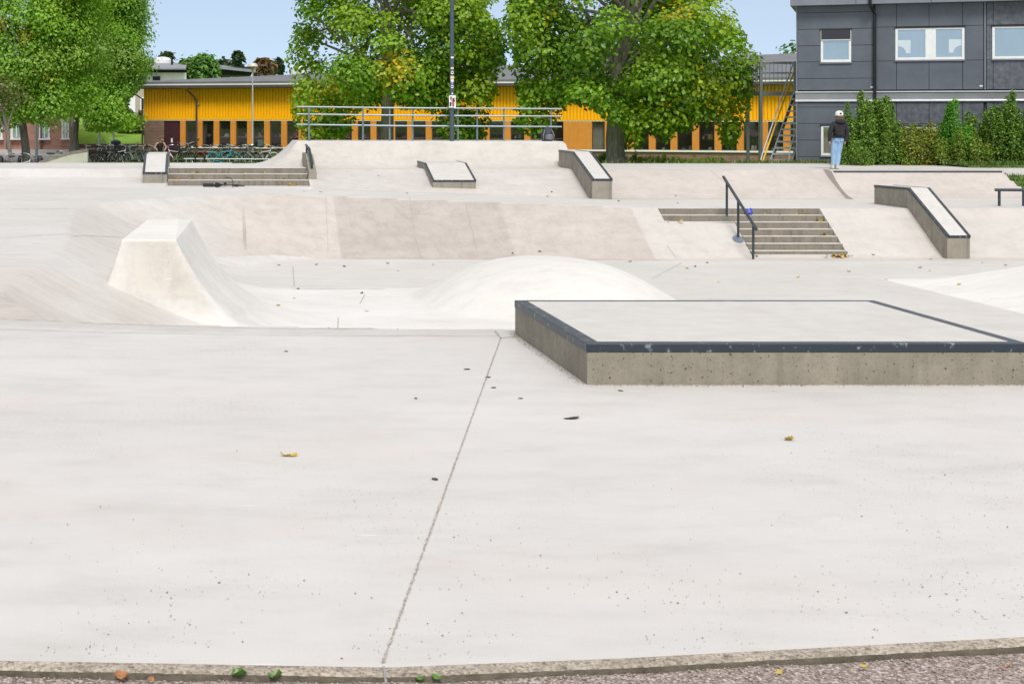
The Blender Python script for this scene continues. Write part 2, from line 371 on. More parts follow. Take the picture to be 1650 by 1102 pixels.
# the pours: colour of each by where it lies
def tints(X, Y, Z):
    n = X.size; c = np.empty((n, 3)); c[:] = (.600, .588, .572); w = np.full(n, .10)
    de = deck_edge(X)
    def put(mask, col, wear):
        m = mask.astype(float)[:, None]; c[:] = c*(1-m)+np.array(col)*m; w[:] = w*(1-mask)+wear*mask
    ins = (inside_basin(X, Y) & (Y > de)).astype(float); d = crest_dist(X, Y)
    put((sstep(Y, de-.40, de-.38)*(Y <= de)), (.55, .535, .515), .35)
    put(ins*(Y < 33)*sstep(X, -2.3, -.3), (.70, .695, .68), .05)
    put(ins*(np.hypot((X-6.4)/2.5, (Y-30)/3.3) < 1)*1.0, (.695, .685, .66), .06)                                 # newer pale pour
    put(ins*(Y >= 32.2), (.60, .59, .575), .08)
    put(ins*(X > 8.6+.5*np.clip(30-Y, -1, 0))*(Y > 29.6)*(X < 14.3), (.585, .572, .55), .08)
    put(ins*(X > 9.2)*(Y > 22)*(X < 14.3), (.585, .572, .55), .08)
    put(ins*(X >= 14.3)*(Y < 34), (.73, .725, .70), .02)
    bank = ins*(d < 2.72)*(Y > 36)*(X > -3)
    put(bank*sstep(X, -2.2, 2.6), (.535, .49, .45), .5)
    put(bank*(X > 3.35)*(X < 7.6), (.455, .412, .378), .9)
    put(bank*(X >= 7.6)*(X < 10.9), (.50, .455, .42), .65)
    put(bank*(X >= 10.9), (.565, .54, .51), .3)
    put(ins*(1-sstep(X, -.6, 1.0))*sstep(Y, 26, 29)*(1-sstep(Y, 37, 39.5)), (.585, .56, .53), .25)
    lo = (X < .2)*(Y < 23.5)*(Y > de)
    put(lo*sstep(-(X+.1*(Y-12)), -1.5, -.2), (.60, .56, .525), .2)
    # darker pinkish triangle at the left, behind the deck edge
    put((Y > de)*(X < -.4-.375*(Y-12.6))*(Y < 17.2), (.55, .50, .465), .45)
    put(((X > PYR[0]-.02) & (X < PYR[1]) & (Y > PYR[2]) & (Y < PYR[3])).astype(float), (.72, .71, .68), .04)
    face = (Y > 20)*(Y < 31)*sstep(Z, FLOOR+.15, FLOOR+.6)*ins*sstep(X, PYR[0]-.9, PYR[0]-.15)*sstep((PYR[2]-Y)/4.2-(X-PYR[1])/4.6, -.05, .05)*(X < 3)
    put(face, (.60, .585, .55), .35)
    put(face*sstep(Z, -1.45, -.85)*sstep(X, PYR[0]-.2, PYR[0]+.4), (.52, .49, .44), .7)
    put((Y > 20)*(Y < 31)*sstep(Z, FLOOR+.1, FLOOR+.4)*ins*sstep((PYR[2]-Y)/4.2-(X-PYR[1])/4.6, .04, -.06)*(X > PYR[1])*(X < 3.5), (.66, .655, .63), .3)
    put(((X > PYR[0]-.02) & (X < PYR[1]) & (Y > PYR[2]) & (Y < PYR[3])).astype(float), (.72, .71, .68), .04)
    rb = (Y > 45)*(Y < 47.2)*(X > 10.9)
    put(rb*1.0, (.53, .49, .455), .45)
    put((Y > 48.6)*(Y < 50.02)*(X > 1.5)*(X < 11.9)*1.0, (.56, .535, .495), .4)
    put((Y > 44.9)*(Y < 47.3)*(X > 3.1)*(X < 10.9)*1.0, (.565, .54, .515), .3)
    c *= np.array([.935, .917, .908])
    return c, w
X1, Y1, Z1 = GX.ravel(), GYw.ravel(), GZ.ravel()
tc, tw = tints(X1, Y1, Z1)
nx, ny = len(gx), len(gy)
idx = np.arange(nx*ny).reshape(ny, nx)
F = np.stack([idx[:-1, :-1].ravel(), idx[:-1, 1:].ravel(), idx[1:, 1:].ravel(), idx[1:, :-1].ravel()], 1)
# skirt round the border
ring = np.concatenate([idx[0, :], idx[1:, -1], idx[-1, -2::-1], idx[-2:0:-1, 0]])
vb = np.stack([X1[ring], Y1[ring], np.full(len(ring), -3.2)], 1)
vb[:nx, 2] = -.4
V = np.concatenate([np.stack([X1, Y1, Z1], 1), vb]); k0 = nx*ny; rn = len(ring)
SK = np.stack([ring, np.arange(rn)+k0, (np.arange(rn)+1) % rn+k0, np.roll(ring, -1)], 1)
mat_floor = concrete_floor()
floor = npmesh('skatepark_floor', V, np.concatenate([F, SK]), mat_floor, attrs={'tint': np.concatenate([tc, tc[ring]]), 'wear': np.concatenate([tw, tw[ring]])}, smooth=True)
floor.data.set_sharp_from_angle(angle=R(28)); tag(floor, kind='structure')

# kerb: rough bevelled lip of the slab, then the gravel below it
def kerb_mat():
    m, n, l, b = nodes('exposed_kerb'); c = coords(n, l)
    o = ramp(n, l, noise(n, l, c, 2.5, 6, .7), [(.3, (.27, .225, .18)), (.7, (.44, .38, .31))])
    v = n.new('ShaderNodeTexVoronoi'); v.inputs['Scale'].default_value = 120; l.new(c, v.inputs['Vector'])
    s = n.new('ShaderNodeSeparateColor'); l.new(v.outputs['Color'], s.inputs[0])
    o = mixc(n, l, 1., o, ramp(n, l, s.outputs[0], [(0, .6), (.5, 1.), (1, 1.35)]), 'MULTIPLY')
    o = mixc(n, l, ramp(n, l, noise(n, l, c, 28, 4, .7), [(.56, 0.), (.68, .8)]), o, (.10, .08, .06))
    l.new(o, b.inputs['Base Color']); b.inputs['Roughness'].default_value = .95; bump(n, l, b, noise(n, l, c, 70, 5, .7), .9, .008); return m
mat_kerb = kerb_mat()
xs = np.arange(-5, 11, .015); b = MB(); rows = []
rg = random.Random(3)
for x in xs:
    y = float(kerb_y(x)); j = rg.uniform(-.006, .006)
    rows.append([(x, y+.012, -.002), (x, y-.004, .0025), (x, y-.045+j*.7, -.004+j*.3), (x, y-.052+j*.6, -.010), (x, y-.056, -.06)])
vs = [p for r_ in rows for p in r_]; n5 = 5
b.add(vs, [(i*n5+j, i*n5+j+1, (i+1)*n5+j+1, (i+1)*n5+j) for i in range(len(rows)-1) for j in range(n5-1)])
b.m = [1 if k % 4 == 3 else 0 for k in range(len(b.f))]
mat_kface = M('dark_kerb_face', (.135, .115, .085), .95, .35, 14, bmp=.5)  # vertical face of the kerb, in a darker colour than its lip
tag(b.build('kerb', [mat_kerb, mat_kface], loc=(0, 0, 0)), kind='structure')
def gravel_mat():
    m, n, l, b = nodes('gravel'); c = coords(n, l)
    v = n.new('ShaderNodeTexVoronoi'); v.inputs['Scale'].default_value = 95; l.new(c, v.inputs['Vector'])
    s = n.new('ShaderNodeSeparateColor'); l.new(v.outputs['Color'], s.inputs[0])
    o = ramp(n, l, s.outputs[0], [(0, (.22, .17, .14)), (.5, (.38, .31, .28)), (1, (.56, .49, .45))])
    o = mixc(n, l, ramp(n, l, v.outputs['Distance'], [(.3, 0.), (.75, .8)]), o, (.12, .09, .075))
    l.new(o, b.inputs['Base Color']); b.inputs['Roughness'].default_value = .9; bump(n, l, b, v.outputs['Distance'], -1, .01); return m
mat_gravel = gravel_mat()
b = MB(); xs = np.arange(-6, 12, .06); ys = np.linspace(0, 1, 30); vs = []
for yy in ys:
    for x in xs:
        y = 2.0+(float(kerb_y(x))-.06-2.0)*yy; vs.append((x, y, -.027+.008*(mnoise.noise((x*3, y*3, 0))+.6*mnoise.noise((x*9, y*9, 3)))))
k = len(xs); b.add(vs, [(j*k+i, j*k+i+1, (j+1)*k+i+1, (j+1)*k+i) for j in range(len(ys)-1) for i in range(k-1)])
tag(b.build('gravel_path', mat_gravel, loc=(0, 0, 0), smooth=True), kind='structure')
# loose stones
def stones(name, n, seed):
    g = np.random.default_rng(seed); base = np.array([(1,0,0),(-1,0,0),(0,1,0),(0,-1,0),(0,0,1),(0,0,-1)], float)
    fc = np.array([(0,2,4),(2,1,4),(1,3,4),(3,0,4),(2,0,5),(1,2,5),(3,1,5),(0,3,5)])
    X = g.uniform(-1.3, 3.2, n); Y = kerb_y(X)-.066-g.random(n)**1.3*.5; s = g.uniform(.002, .006, n)
    v = base[None]*(s[:, None, None]*g.uniform(.6, 1.3, (n, 6, 1)))
    v[:, :, 2] *= .7; a = g.uniform(0, 6.28, n); ca, sa = np.cos(a)[:, None], np.sin(a)[:, None]
    x, y = v[:, :, 0]*ca-v[:, :, 1]*sa, v[:, :, 0]*sa+v[:, :, 1]*ca
    z = -.024+np.array([.008*(mnoise.noise((p*3, q*3, 0))+.6*mnoise.noise((p*9, q*9, 3))) for p, q in zip(X, Y)])
    W = np.stack([x+X[:, None], y+Y[:, None], v[:, :, 2]+z[:, None]], 2).reshape(-1, 3)
    f = (fc[None]+np.arange(n)[:, None, None]*6).reshape(-1, 3)
    br = g.uniform(.5, 1.35, n)[:, None]*np.array([(.36, .29, .25)]); br = np.repeat(br, 6, 0)
    return npmesh(name, W, f, mat_tint, attrs={'tint': br})
def tint_mat():
    m, n, l, b = nodes('loose_stone'); a = n.new('ShaderNodeAttribute'); a.attribute_name = 'tint'
    l.new(a.outputs['Color'], b.inputs['Base Color']); b.inputs['Roughness'].default_value = .85; return m
mat_tint = tint_mat()
tag(stones('loose_gravel', 5200, 5), kind='stuff')
def grit(n, seed):          # grit blown over the slab, thickest near the kerb
    g = np.random.default_rng(seed); X = g.uniform(-1.4, 3.6, n); Y = kerb_y(X)+.05+g.exponential(.75, n)
    k = np.array([mnoise.noise((a*2.2, b_*2.2, 7)) for a, b_ in zip(X, Y)])+g.uniform(-.25, .25, n) > .05; X, Y = X[k], Y[k]
    m_ = 1500; e = g.random(m_); q = np.abs(g.normal(size=m_))*.03+.006      # dirt gathered along the foot of the platform
    X = np.concatenate([X, np.where(e < .62, 2.34+g.random(m_)*2.7, 2.335-q)]); Y = np.concatenate([Y, np.where(e < .62, 9.79-q, 9.79+g.random(m_)*2.25)]); n = len(X)
    s = g.uniform(.0010, .0027, n)*g.choice([1, 1, 1, 1.6], n); base = np.array([(1,0,0),(-1,0,0),(0,1,0),(0,-1,0),(0,0,.6),(0,0,-.4)], float)
    v = base[None]*(s[:, None, None]*g.uniform(.6, 1.5, (n, 6, 1))); v += np.stack([X, Y, s*.3+.002], 1)[:, None, :]
    f = (np.array([(0,2,4),(2,1,4),(1,3,4),(3,0,4),(2,0,5),(1,2,5),(3,1,5),(0,3,5)])[None]+np.arange(n)[:, None, None]*6).reshape(-1, 3)
    c = np.repeat(g.uniform(.4, 1.5, n)[:, None]*np.array([(.20, .165, .13)]), 6, 0)
    tag(npmesh('loose_grit', v.reshape(-1, 3), f, mat_tint, attrs={'tint': c}), kind='stuff')
grit(2000, 6)

# joints cut in the concrete (thin jagged ribbons lying on the floor)
mat_joint = M('joint_filler', (.36, .32, .275), .9, .55, 70)
mat_joint_pale = M('pale_joint', (.42, .39, .36), .9, .25, 30)
def joint(pix, w, mat=mat_joint, jit=.25, lift=.003, name='floor_joint', step=.07):
    pts = [hit(*p) for p in pix]; L = []
    for a, c in zip(pts[:-1], pts[1:]):
        n = max(2, int((c-a).length/step)); L += [a+(c-a)*i/n for i in range(n)]
    L.append(pts[-1]); vs = []; rr = random.Random(len(L))
    for i, p in enumerate(L):
        d = (L[min(i+1, len(L)-1)]-L[max(i-1, 0)]); u = Vector((-d.y, d.x, 0)).normalized()
        for sgn in (-1, 1):
            q = p+u*sgn*w*.5*(1+rr.uniform(-jit, jit)*2)+u*w*rr.uniform(-jit, jit)*.5
            vs.append((q.x, q.y, hz(q.x, q.y)+lift))
    b = MB(); b.add(vs, [(2*i, 2*i+1, 2*i+3, 2*i+2) for i in range(len(L)-1)])
    tag(b.build(name, mat, loc=tuple(pts[0])), kind='structure')
joint([(807, 545), (616.6, 1071)], .006, jit=.5, step=.012)
xk = .5415; b = MB(); b.add([(xk-.004, kerb_y(xk)+.006, .004), (xk+.004, kerb_y(xk)+.006, .004), (xk+.004, kerb_y(xk)-.047, .0005), (xk-.004, kerb_y(xk)-.047, .0005), (xk+.004, kerb_y(xk)-.060, -.034), (xk-.004, kerb_y(xk)-.060, -.034)], [(3, 2, 1, 0), (5, 4, 2, 3)]); tag(b.build('floor_joint', M('kerb_joint', (.30, .29, .28), .8, .2, 60)), kind='structure')
joint([(807, 545), (798, 534)], .012); joint([(807, 545), (833, 543)], .012)
joint([(0, 514), (150, 521), (420, 530), (640, 530.5), (832, 530.5)], .010, mat_joint_pale)
joint([(0, 531), (200, 537), (420, 541), (640, 541.5), (803, 542)], .008, mat_joint_pale)
joint([(525, 317), (529, 408)], .022, mat_joint_pale); joint([(659, 320), (668, 380), (679, 416)], .017)
joint([(750, 328), (765, 390), (771, 415)], .017); joint([(790, 326), (800, 370), (812, 411)], .025, mat_joint_pale)
joint([(120, 337), (160, 358), (190, 375)], .010, mat_joint_pale)
joint([(472, 430), (474, 462)], .025, mat_joint_pale); joint([(470, 465), (540, 466), (620, 466)], .03, mat_joint_pale)
joint([(545, 512), (530, 529)], .015); joint([(588, 474), (580, 490)], .015)
joint([(1075, 397), (1090, 416)], .018); joint([(1098, 424), (1050, 450)], .03, mat_joint_pale)
joint([(0, 384), (120, 381), (195, 383)], .02, mat_joint_pale); joint([(20, 441), (75, 463), (130, 487)], .008, mat_joint_pale)
joint([(512, 272), (670, 272)], .06, mat_joint_pale); joint([(770, 271.5), (898, 271.5)], .06, mat_joint_pale)
joint([(1145, 276), (1163, 290)], .04, mat_joint_pale); joint([(20, 337), (118, 337)], .03, mat_joint_pale)
# ---------------------------------------------------------------- things of the skatepark
mat_cast = cast_concrete('cast_concrete', (.275, .245, .19)); mat_cast_smooth = cast_concrete('cast_concrete_smooth', (.31, .28, .23), False, .8)
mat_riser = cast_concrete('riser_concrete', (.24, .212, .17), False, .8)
mat_top = M('trowelled_top', (.54, .515, .485), .6, .06, 5, bmp=.05, dirt=(.47, .43, .39))
def steelmat(name, col, rough, scr):
    m, n, l, b = nodes(name); c = coords(n, l, (1, 1, 1))
    f = noise(n, l, c, 14, 6, .7); o = mixc(n, l, ramp(n, l, f, [(.58, 0.), (.66, scr)]), col, (.42, .43, .43))
    l.new(o, b.inputs['Base Color']); b.inputs['Metallic'].default_value = .35; b.inputs['Roughness'].default_value = rough; return m
mat_edge = steelmat('painted_steel_edge', (.032, .042, .055), .42, .6)
mat_rail = steelmat('dark_painted_steel', (.04, .055, .07), .38, .25)
mat_galv = M('galvanised_steel', (.40, .42, .44), .45, .15, 20, .2)
mat_fence = M('painted_grey_rail', (.20, .24, .26), .4, .12, 12, .4)

# manual pad -------------------------------------------------
def pad():
    x0, x1, y0, y1, h = 2.335, 5.02, 9.79, 12.05, .252
    t = thing('manual_pad', 'low wide concrete platform with dark steel edge, nearest obstacle at the right', 'skate obstacle', ((x0+x1)/2, (y0+y1)/2, 0))
    b = MB(); b.box(x0+.004, x1-.004, y0+.004, y1-.004, -.05, h-.052); b.box(x0+.07, x1-.07, y0+.07, y1-.07, h-.052, h-.012)
    b.build('body', mat_cast, t, world=True, bev=.004)
    b = MB(); b.box(x0+.085, x1-.085, y0+.085, y1-.085, h-.05, h+.0005); b.build('top_surface', mat_top, t, world=True)
    b = MB(); w, d = .082, .056                         # angle iron all round: a ring of L section, mitred
    o = [(x0, y0), (x1, y0), (x1, y1), (x0, y1)]; i = [(x0+w, y0+w), (x1-w, y0+w), (x1-w, y1-w), (x0+w, y1-w)]
    v = [(*p, h) for p in o]+[(*p, h) for p in i]+[(*p, h-d) for p in o]+[(*p, h-d) for p in i]
    f = []
    for k in range(4):
        q = (k+1) % 4; f += [(k, q, 4+q, 4+k), (8+k, 8+q, q, k), (12+k, 12+q, 8+q, 8+k), (4+k, 4+q, 12+q, 12+k)]
    b.add(v, f); b.build('steel_edge', mat_edge, t, world=True, bev=.006)
pad()

# ledges (hubbas): a slab of profile in the Y-Z plane ----------
def ledge(name, label, x0, x1, prof_top, prof_bot, edge=.055, left=True, right=True, ends=True):
    """prof_top / prof_bot: (y, z) from near to far"""
    y0 = prof_top[0][0]; t = thing(name, label, 'skate ledge', ((x0+x1)/2, y0, prof_bot[0][1]))
    side = [(y, z) for y, z in prof_bot]+[(y, z) for y, z in reversed(prof_top)]
    b = MB(); b.prism([(x0, y, z) for y, z in side], (x1-x0, 0, 0)); b.build('body', mat_cast_smooth, t, world=True, bev=.008)
    def strip(xa, xb, up, pt):
        c = MB(); n = len(pt); vs = []
        for y, z in pt: vs += [(xa, y, z+up), (xb, y, z+up), (xb, y, z-.03), (xa, y, z-.03)]
        f = []
        for i in range(n-1):
            for k in range(4): f.append((4*i+k, 4*i+(k+1) % 4, 4*i+4+(k+1) % 4, 4*i+4+k))
        f += [(3, 2, 1, 0), tuple(range(4*n-4, 4*n))]; c.add(vs, f); return c
    pt = list(prof_top)
    strip(x0+edge*1.3, x1-edge*1.3, .006, pt).build('top_surface', mat_top, t, world=True)
    def edgebar(xa, xb):
        c = MB(); vs = []; n = len(pt)
        for y, z in pt: vs += [(xa, y-(.012 if y == y0 else 0), z+.012), (xb, y-(.012 if y == y0 else 0), z+.012), (xb, y-(.012 if y == y0 else 0), z-edge), (xa, y-(.012 if y == y0 else 0), z-edge)]
        f = [(4*i+k, 4*i+(k+1) % 4, 4*i+4+(k+1) % 4, 4*i+4+k) for i in range(n-1) for k in range(4)]+[(3, 2, 1, 0), tuple(range(4*n-4, 4*n))]
        c.add(vs, f); return c
    if left: edgebar(x0-.008, x0+edge*1.15).build('steel_edge', mat_edge, t, world=True)
    if right: edgebar(x1-edge*1.15, x1+.008).build('steel_edge', mat_edge, t, world=True)
    if ends:
        c = MB(); z = prof_top[0][1]; c.box(x0+edge*1.15+.001, x1-edge*1.15-.001, y0-.012, y0+edge*.9, z-edge, z+.011); c.build('steel_edge', mat_edge, t, world=True)
    return t
ledge('skate_ledge', 'tall sloped concrete ledge with dark steel edges right of the seven step stairs', 17.88, 18.43,
      [(38.7, -1.30), (40.85, -.255), (42.9, -.28)], [(38.7, -1.95), (42.9, -1.95)], .05)
ledge('skate_ledge', 'sloped concrete ledge with dark steel edges beside the end of the long railing', 10.84, 11.40,
      [(44.8, -.19), (47.2, .50), (49.0, .515)], [(44.8, -.9), (49.0, -.9)], .05)
ledge('skate_ledge', 'low wide concrete ledge lying on the bank below the long railing', 6.53, 7.76,
      [(45.65, -.262), (47.3, .17), (48.9, .185)], [(45.65, -.8), (48.9, -.8)], .042)
ledge('skate_ledge', 'pale concrete ledge flanking the left side of the three step stairs', -1.68, -.985,
      [(46.0, -.05), (47.5, .42), (49.6, .435)], [(46.0, -.7), (49.6, -.7)], .05)
# wall with a square rail on it, right of the three steps
t = thing('stair_wall', 'narrow concrete wall with a square steel rail flanking the right side of the three step stairs', 'stair wall', (3.17, 46.2, -.45))
b = MB(); b.prism([(3.07, 46.2, -.8), (3.07, 49.3, -.8), (3.07, 49.3, .44), (3.07, 47.6, .42), (3.07, 46.2, -.03)], (.22, 0, 0)); b.build('body', mat_cast_smooth, t, world=True, bev=.008)
b = MB(); b.path([(3.17, 46.3, .18), (3.17, 47.7, .60), (3.17, 49.0, .67)], .045, 4); b.build('rail', mat_rail, t, world=True)
for y, z0, z1 in ((46.42, .0, .20), (48.7, .40, .66)):
    b = MB(); b.tube((3.17, y, z0), (3.17, y, z1), .035, n=6); b.build('post', mat_rail, t, world=True)

# stairs -----------------------------------------------------
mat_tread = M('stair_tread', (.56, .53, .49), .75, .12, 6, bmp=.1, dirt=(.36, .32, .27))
def stairs(name, label, steps, loc):
    """steps: list of (x0, x1, y_front, y_back, z_top, z_bottom)"""
    t = thing(name, label, 'stairs', loc)
    for x0, x1, ya, yb, zt, zb in steps:
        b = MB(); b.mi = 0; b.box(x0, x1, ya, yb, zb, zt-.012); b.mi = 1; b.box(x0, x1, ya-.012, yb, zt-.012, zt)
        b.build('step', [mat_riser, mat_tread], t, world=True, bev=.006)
st = []
for i in range(7):
    zt = -.77-.154*i; y = 40.86-.30*i
    x0 = 11.553 if i < 2 else 13.303
    if i == 0: st.append((x0, 15.637, y, y+.25, zt+.002, -2.1))
    else: st.append((x0, 15.637, y, y+.298, zt, -2.1))
st.append((11.553, 13.299, 40.30, 40.558, -.77-.308, -2.1))
stairs('concrete_stairs', 'concrete stairs of seven steps with two of them running further to the left', st, (14.4, 40, -1.85))
stairs('concrete_stairs', 'wide concrete stairs of three low steps between two flank walls', [(-.968, 3.058, 46.0+.5*i, 46.498+.5*i, -.43+.157*(i+1), -.8) for i in range(3)], (1, 46.5, -.43))

# hand rails --------------------------------------------------
t = thing('handrail', 'dark sloping steel handrail beside the seven step stairs', 'handrail', (13.2, 39.7, -1.5))
b = MB(); b.path([(13.2, 40.82, .03), (13.2, 40.75, -.005), (13.2, 38.52, -1.06), (13.2, 38.40, -1.13)], .036, 10); b.build('rail', mat_rail, t, world=True, smooth=True)
for y, z0, z1 in ((40.56, -.93, -.09), (39.70, -1.52, -.50), (38.62, -1.86, -1.02)):
    b = MB(); b.tube((13.2, y, z0), (13.2, y, z1), .030, n=10); b.build('post', mat_rail, t, world=True, smooth=True)
b = MB(); p = Vector((13.17, 39.62, hz(13.17, 39.62)))
sl_ = (hz(13.0, 39.9)-hz(13.0, 39.4))/.5
b.add([(p.x+.13*math.cos(a), p.y+.13*math.sin(a), p.z+.13*math.sin(a)*sl_+q) for q in (.02, -.04) for a in np.linspace(0, 2*math.pi, 24, endpoint=False)],
      [tuple(range(24))]+[(i, 24+i, 24+(i+1) % 24, (i+1) % 24) for i in range(24)]); b.build('base_plate', M('grey_plate', (.20, .23, .30), .4, .1, 10, .3), t, world=True)
t = thing('flat_rail', 'low dark flat steel rail standing in front of the grass bank at the right edge', 'skate rail', (22, 41.9, -.77))
b = MB(); b.path([(20.60, 41.9, -.352), (23.6, 41.7, -.36)], .04, 10); b.build('rail', mat_rail, t, world=True, smooth=True)
for x in (20.70, 21.33, 23.3):
    b = MB(); b.tube((x, 41.88, -.80), (x, 41.88, -.36), .036, n=10); b.build('post', mat_rail, t, world=True, smooth=True)
# coping of the right quarter
b = MB(); b.path([(18.2, 46.48, -.05), (23.05, 46.48, -.05)], .03, 10)
tag(b.build('coping_pipe', mat_rail, smooth=True), 'dark steel coping pipe along the top of the right bank', 'coping')
# railing on the raised platform
t = thing('metal_railing', 'long grey three bar steel railing on top of the central quarter pipe', 'railing', (7.3, 51, .76))
for z in (1.80, 1.565, 1.235):
    b = MB(); b.path([((478-CXP)*51.3/FPX, 51.3, z+.04), (6.2, 51.0, z), ((905-CXP)*51/FPX, 51.0, z-.03)], .028, 8); b.build('bar', mat_fence, t, world=True, smooth=True)
for px in (498, 585, 628, 665, 738, 769, 812, 888):
    x = (px-CXP)*51.05/FPX; b = MB(); b.tube((x, 51.07, .74), (x, 51.07, 1.80), .028, n=8); b.build('post', mat_fence, t, world=True, smooth=True)

# lamp pole with stickers
mat_pole = M('dark_pole_paint', (.075, .095, .12), .4, .12, 8, .3)
D = 50.7; X = (728.3-CXP)*D/FPX
t = thing('lamp_pole', 'tall dark steel pole with stickers and a poster rising behind the railing', 'lamp post', (X, D, .75))
b = MB(); b.path([(X, D, .74), (X, D, 2.2), (X, D, 12)], [.072, .068, .055], 16); b.build('pole', mat_pole, t, world=True, smooth=True)
b = MB(); b.path([(X, D, 11.9), (X-.3, D-.5, 12.1), (X-.5, D-1.2, 12.15)], [.045, .045, .045], 8); b.build('arm', mat_pole, t, world=True, smooth=True)
b = MB(); b.box(X-.75, X-.35, D-1.8, D-1.1, 12.1, 12.25); b.build('lamp_head', mat_pole, t, world=True, bev=.03)
def zpx(py): return EYE-(py-HYP)*D/FPX
def wrap(name, py0, py1, halfang, mat, r=.0695, shape='rect', sub=None):
    b = MB(); n = 10; z0, z1 = zpx(py1), zpx(py0); vs = []; f = []
    if shape == 'rect':
        for i in range(n+1):
            a = -math.pi/2+halfang*(2*i/n-1); vs += [(X+r*math.cos(a), D+r*math.sin(a), z0), (X+r*math.cos(a), D+r*math.sin(a), z1)]
        f = [(2*i, 2*i+2, 2*i+3, 2*i+1) for i in range(n)]
    else:
        zc, rr = (z0+z1)/2, (z1-z0)/2; vs = [(X, D-r, zc)]
        for i in range(20):
            q = 2*math.pi*i/20; a = -math.pi/2+math.cos(q)*rr/r; vs.append((X+r*math.cos(a), D+r*math.sin(a), zc+rr*math.sin(q)))
        f = [(0, 1+i, 1+(i+1) % 20) for i in range(20)]
    b.add(vs, f); return b.build(name, mat, sub or t, world=True)
pw = M('white_sticker', (.78, .78, .76), .5, .05); py_ = M('cream_sticker', (.72, .55, .30), .5, .08); pv = M('violet_sticker', (.30, .28, .5), .5, .1); pd = M('dark_sticker_ink', (.06, .06, .07), .5, .1)
wrap('sticker', 92, 94.5, .7, pw); wrap('sticker', 109, 112, .75, py_)
for a_, c_ in ((115, 120), (137.5, 142.5)):
    k = wrap('sticker', a_, c_, 0, pw, shape='disc'); q = (a_+c_)/2; wrap('sticker_mark', q-1.1, q+1.1, 0, pd, .0705, 'disc', k)
wrap('sticker', 123, 127.5, 1.0, py_, .0700); wrap('sticker', 128.5, 132.5, .75, pw); wrap('sticker', 133.5, 136, .5, pv); wrap('sticker', 150, 152.5, 0, pw, shape='disc')
b = MB(); b.box(X-.105, X+.105, D-.090, D-.080, zpx(173.8), zpx(154.2)); po = b.build('poster', pw, t, world=True)
pm = [M('poster_red', (.45, .07, .10), .5, .3, 30), M('poster_skin', (.62, .36, .26), .5, .2, 30), M('poster_dark', (.035, .03, .05), .5, .3, 30), M('poster_pink', (.6, .25, .3), .5, .3, 30)]
b = MB()
for k_, (u0, u1, v0, v1) in enumerate([(-.07, -.02, .62, .9), (.0, .08, .45, .8), (-.09, -.03, .1, .45), (-.02, .06, .28, .5), (.0, .05, .08, .28), (-.05, .0, .4, .66), (-.06, -.01, .84, .93), (.05, .09, .60, .84)]):
    b.mi = (2, 2, 2, 0, 2, 1, 3, 1)[k_]; z0, z1 = zpx(173.8), zpx(154.2)
    b.box(X+u0, X+u1, D-.092-.0005*k_, D-.0895, z0+(z1-z0)*v0, z0+(z1-z0)*v1)
b.build('poster_print', pm, po, world=True)

# backpack on the platform
X, D = (882-CXP)*50.6/FPX, 50.6
mat_bag = M('dark_nylon', (.035, .037, .045), .6, .4, 9, bmp=.3); mat_bag2 = M('grey_nylon', (.16, .16, .18), .6, .3, 14)
t = thing('backpack', 'dark grey rucksack slumped against the right end of the railing', 'backpack', (X, D, .76))
b = MB(); b.lathe([(0, .0), (.17, .01), (.205, .10), (.20, .22), (.165, .33), (.09, .40), (0, .42)], (X, D, .76), 14); o = b.build('bag_body', mat_bag, t, world=True, smooth=True)
for v in o.data.vertices: v.co.x += .03*mnoise.noise(v.co*9); v.co.z += .02*mnoise.noise(v.co*7+Vector((4, 0, 0)))
b = MB(); b.lathe([(0, .02), (.12, .03), (.14, .10), (.12, .19), (0, .21)], (X+.02, D-.13, .78), 12); b.build('front_pocket', mat_bag2, t, world=True, smooth=True)
for s in (-1, 1):
    b = MB(); b.path([(X+s*.07, D+.02, 1.14), (X+s*.12, D-.16, 1.08), (X+s*.17, D-.2, .93), (X+s*.15, D-.14, .80)], .018, 6); b.build('strap', mat_bag2, t, world=True, smooth=True)
b = MB(); b.path([(X-.05, D, 1.16), (X-.03, D, 1.22), (X+.03, D, 1.22), (X+.05, D, 1.16)], .012, 6); b.build('grab_handle', mat_bag2, t, world=True, smooth=True)

# grass bank at the right end and ground sheet -----------------
def tgrass():
    m, n, l, b = nodes('grass_ground'); c = coords(n, l)
    f = noise(n, l, c, 2.2, 6, .65); o = ramp(n, l, f, [(.3, (.045, .085, .012)), (.5, (.085, .15, .02)), (.72, (.16, .19, .04))])
    f2 = noise(n, l, c, .55, 5, .6); o = mixc(n, l, ramp(n, l, f2, [(.60, 0.), (.68, .85)]), o, (.34, .27, .17))
    l.new(o, b.inputs['Base Color']); b.inputs['Roughness'].default_value = .95; bump(n, l, b, noise(n, l, c, 40, 3), .6, .03); return m
mat_grass = tgrass()
def terr(X, Y):
    z = np.interp(Y, [50.5, 53, 58, 68, 78, 84, 130, 400, 2500], [-.10, -.12, -.30, -.75, -.98, -1.2, -1.3, -1, 10])
    lft = np.interp(Y, [50, 52, 58, 64, 69, 95, 130, 400, 2500], [-.10, -.25, -1.0, -1.0, -.55, -.42, -.6, -1, 10])
    w = sstep(X, -6.2, -5.6); z = lft*(1-w)+z*w
    lawn = np.interp(Y, [94, 97, 112, 125, 160], [0, .95, 1.75, 1.6, 1.6])*(1-sstep(X, -3.9, -3.4))*sstep(X, -12.6, -11.4)
    return z+lawn
gx2 = np.unique(np.concatenate([np.linspace(-2500, -40, 24), np.arange(-40, 60, .9), [-5.6, -5.9, -6.2, -3.9, -3.4, -12.6, -11.4], np.linspace(60, 2500, 24)]))
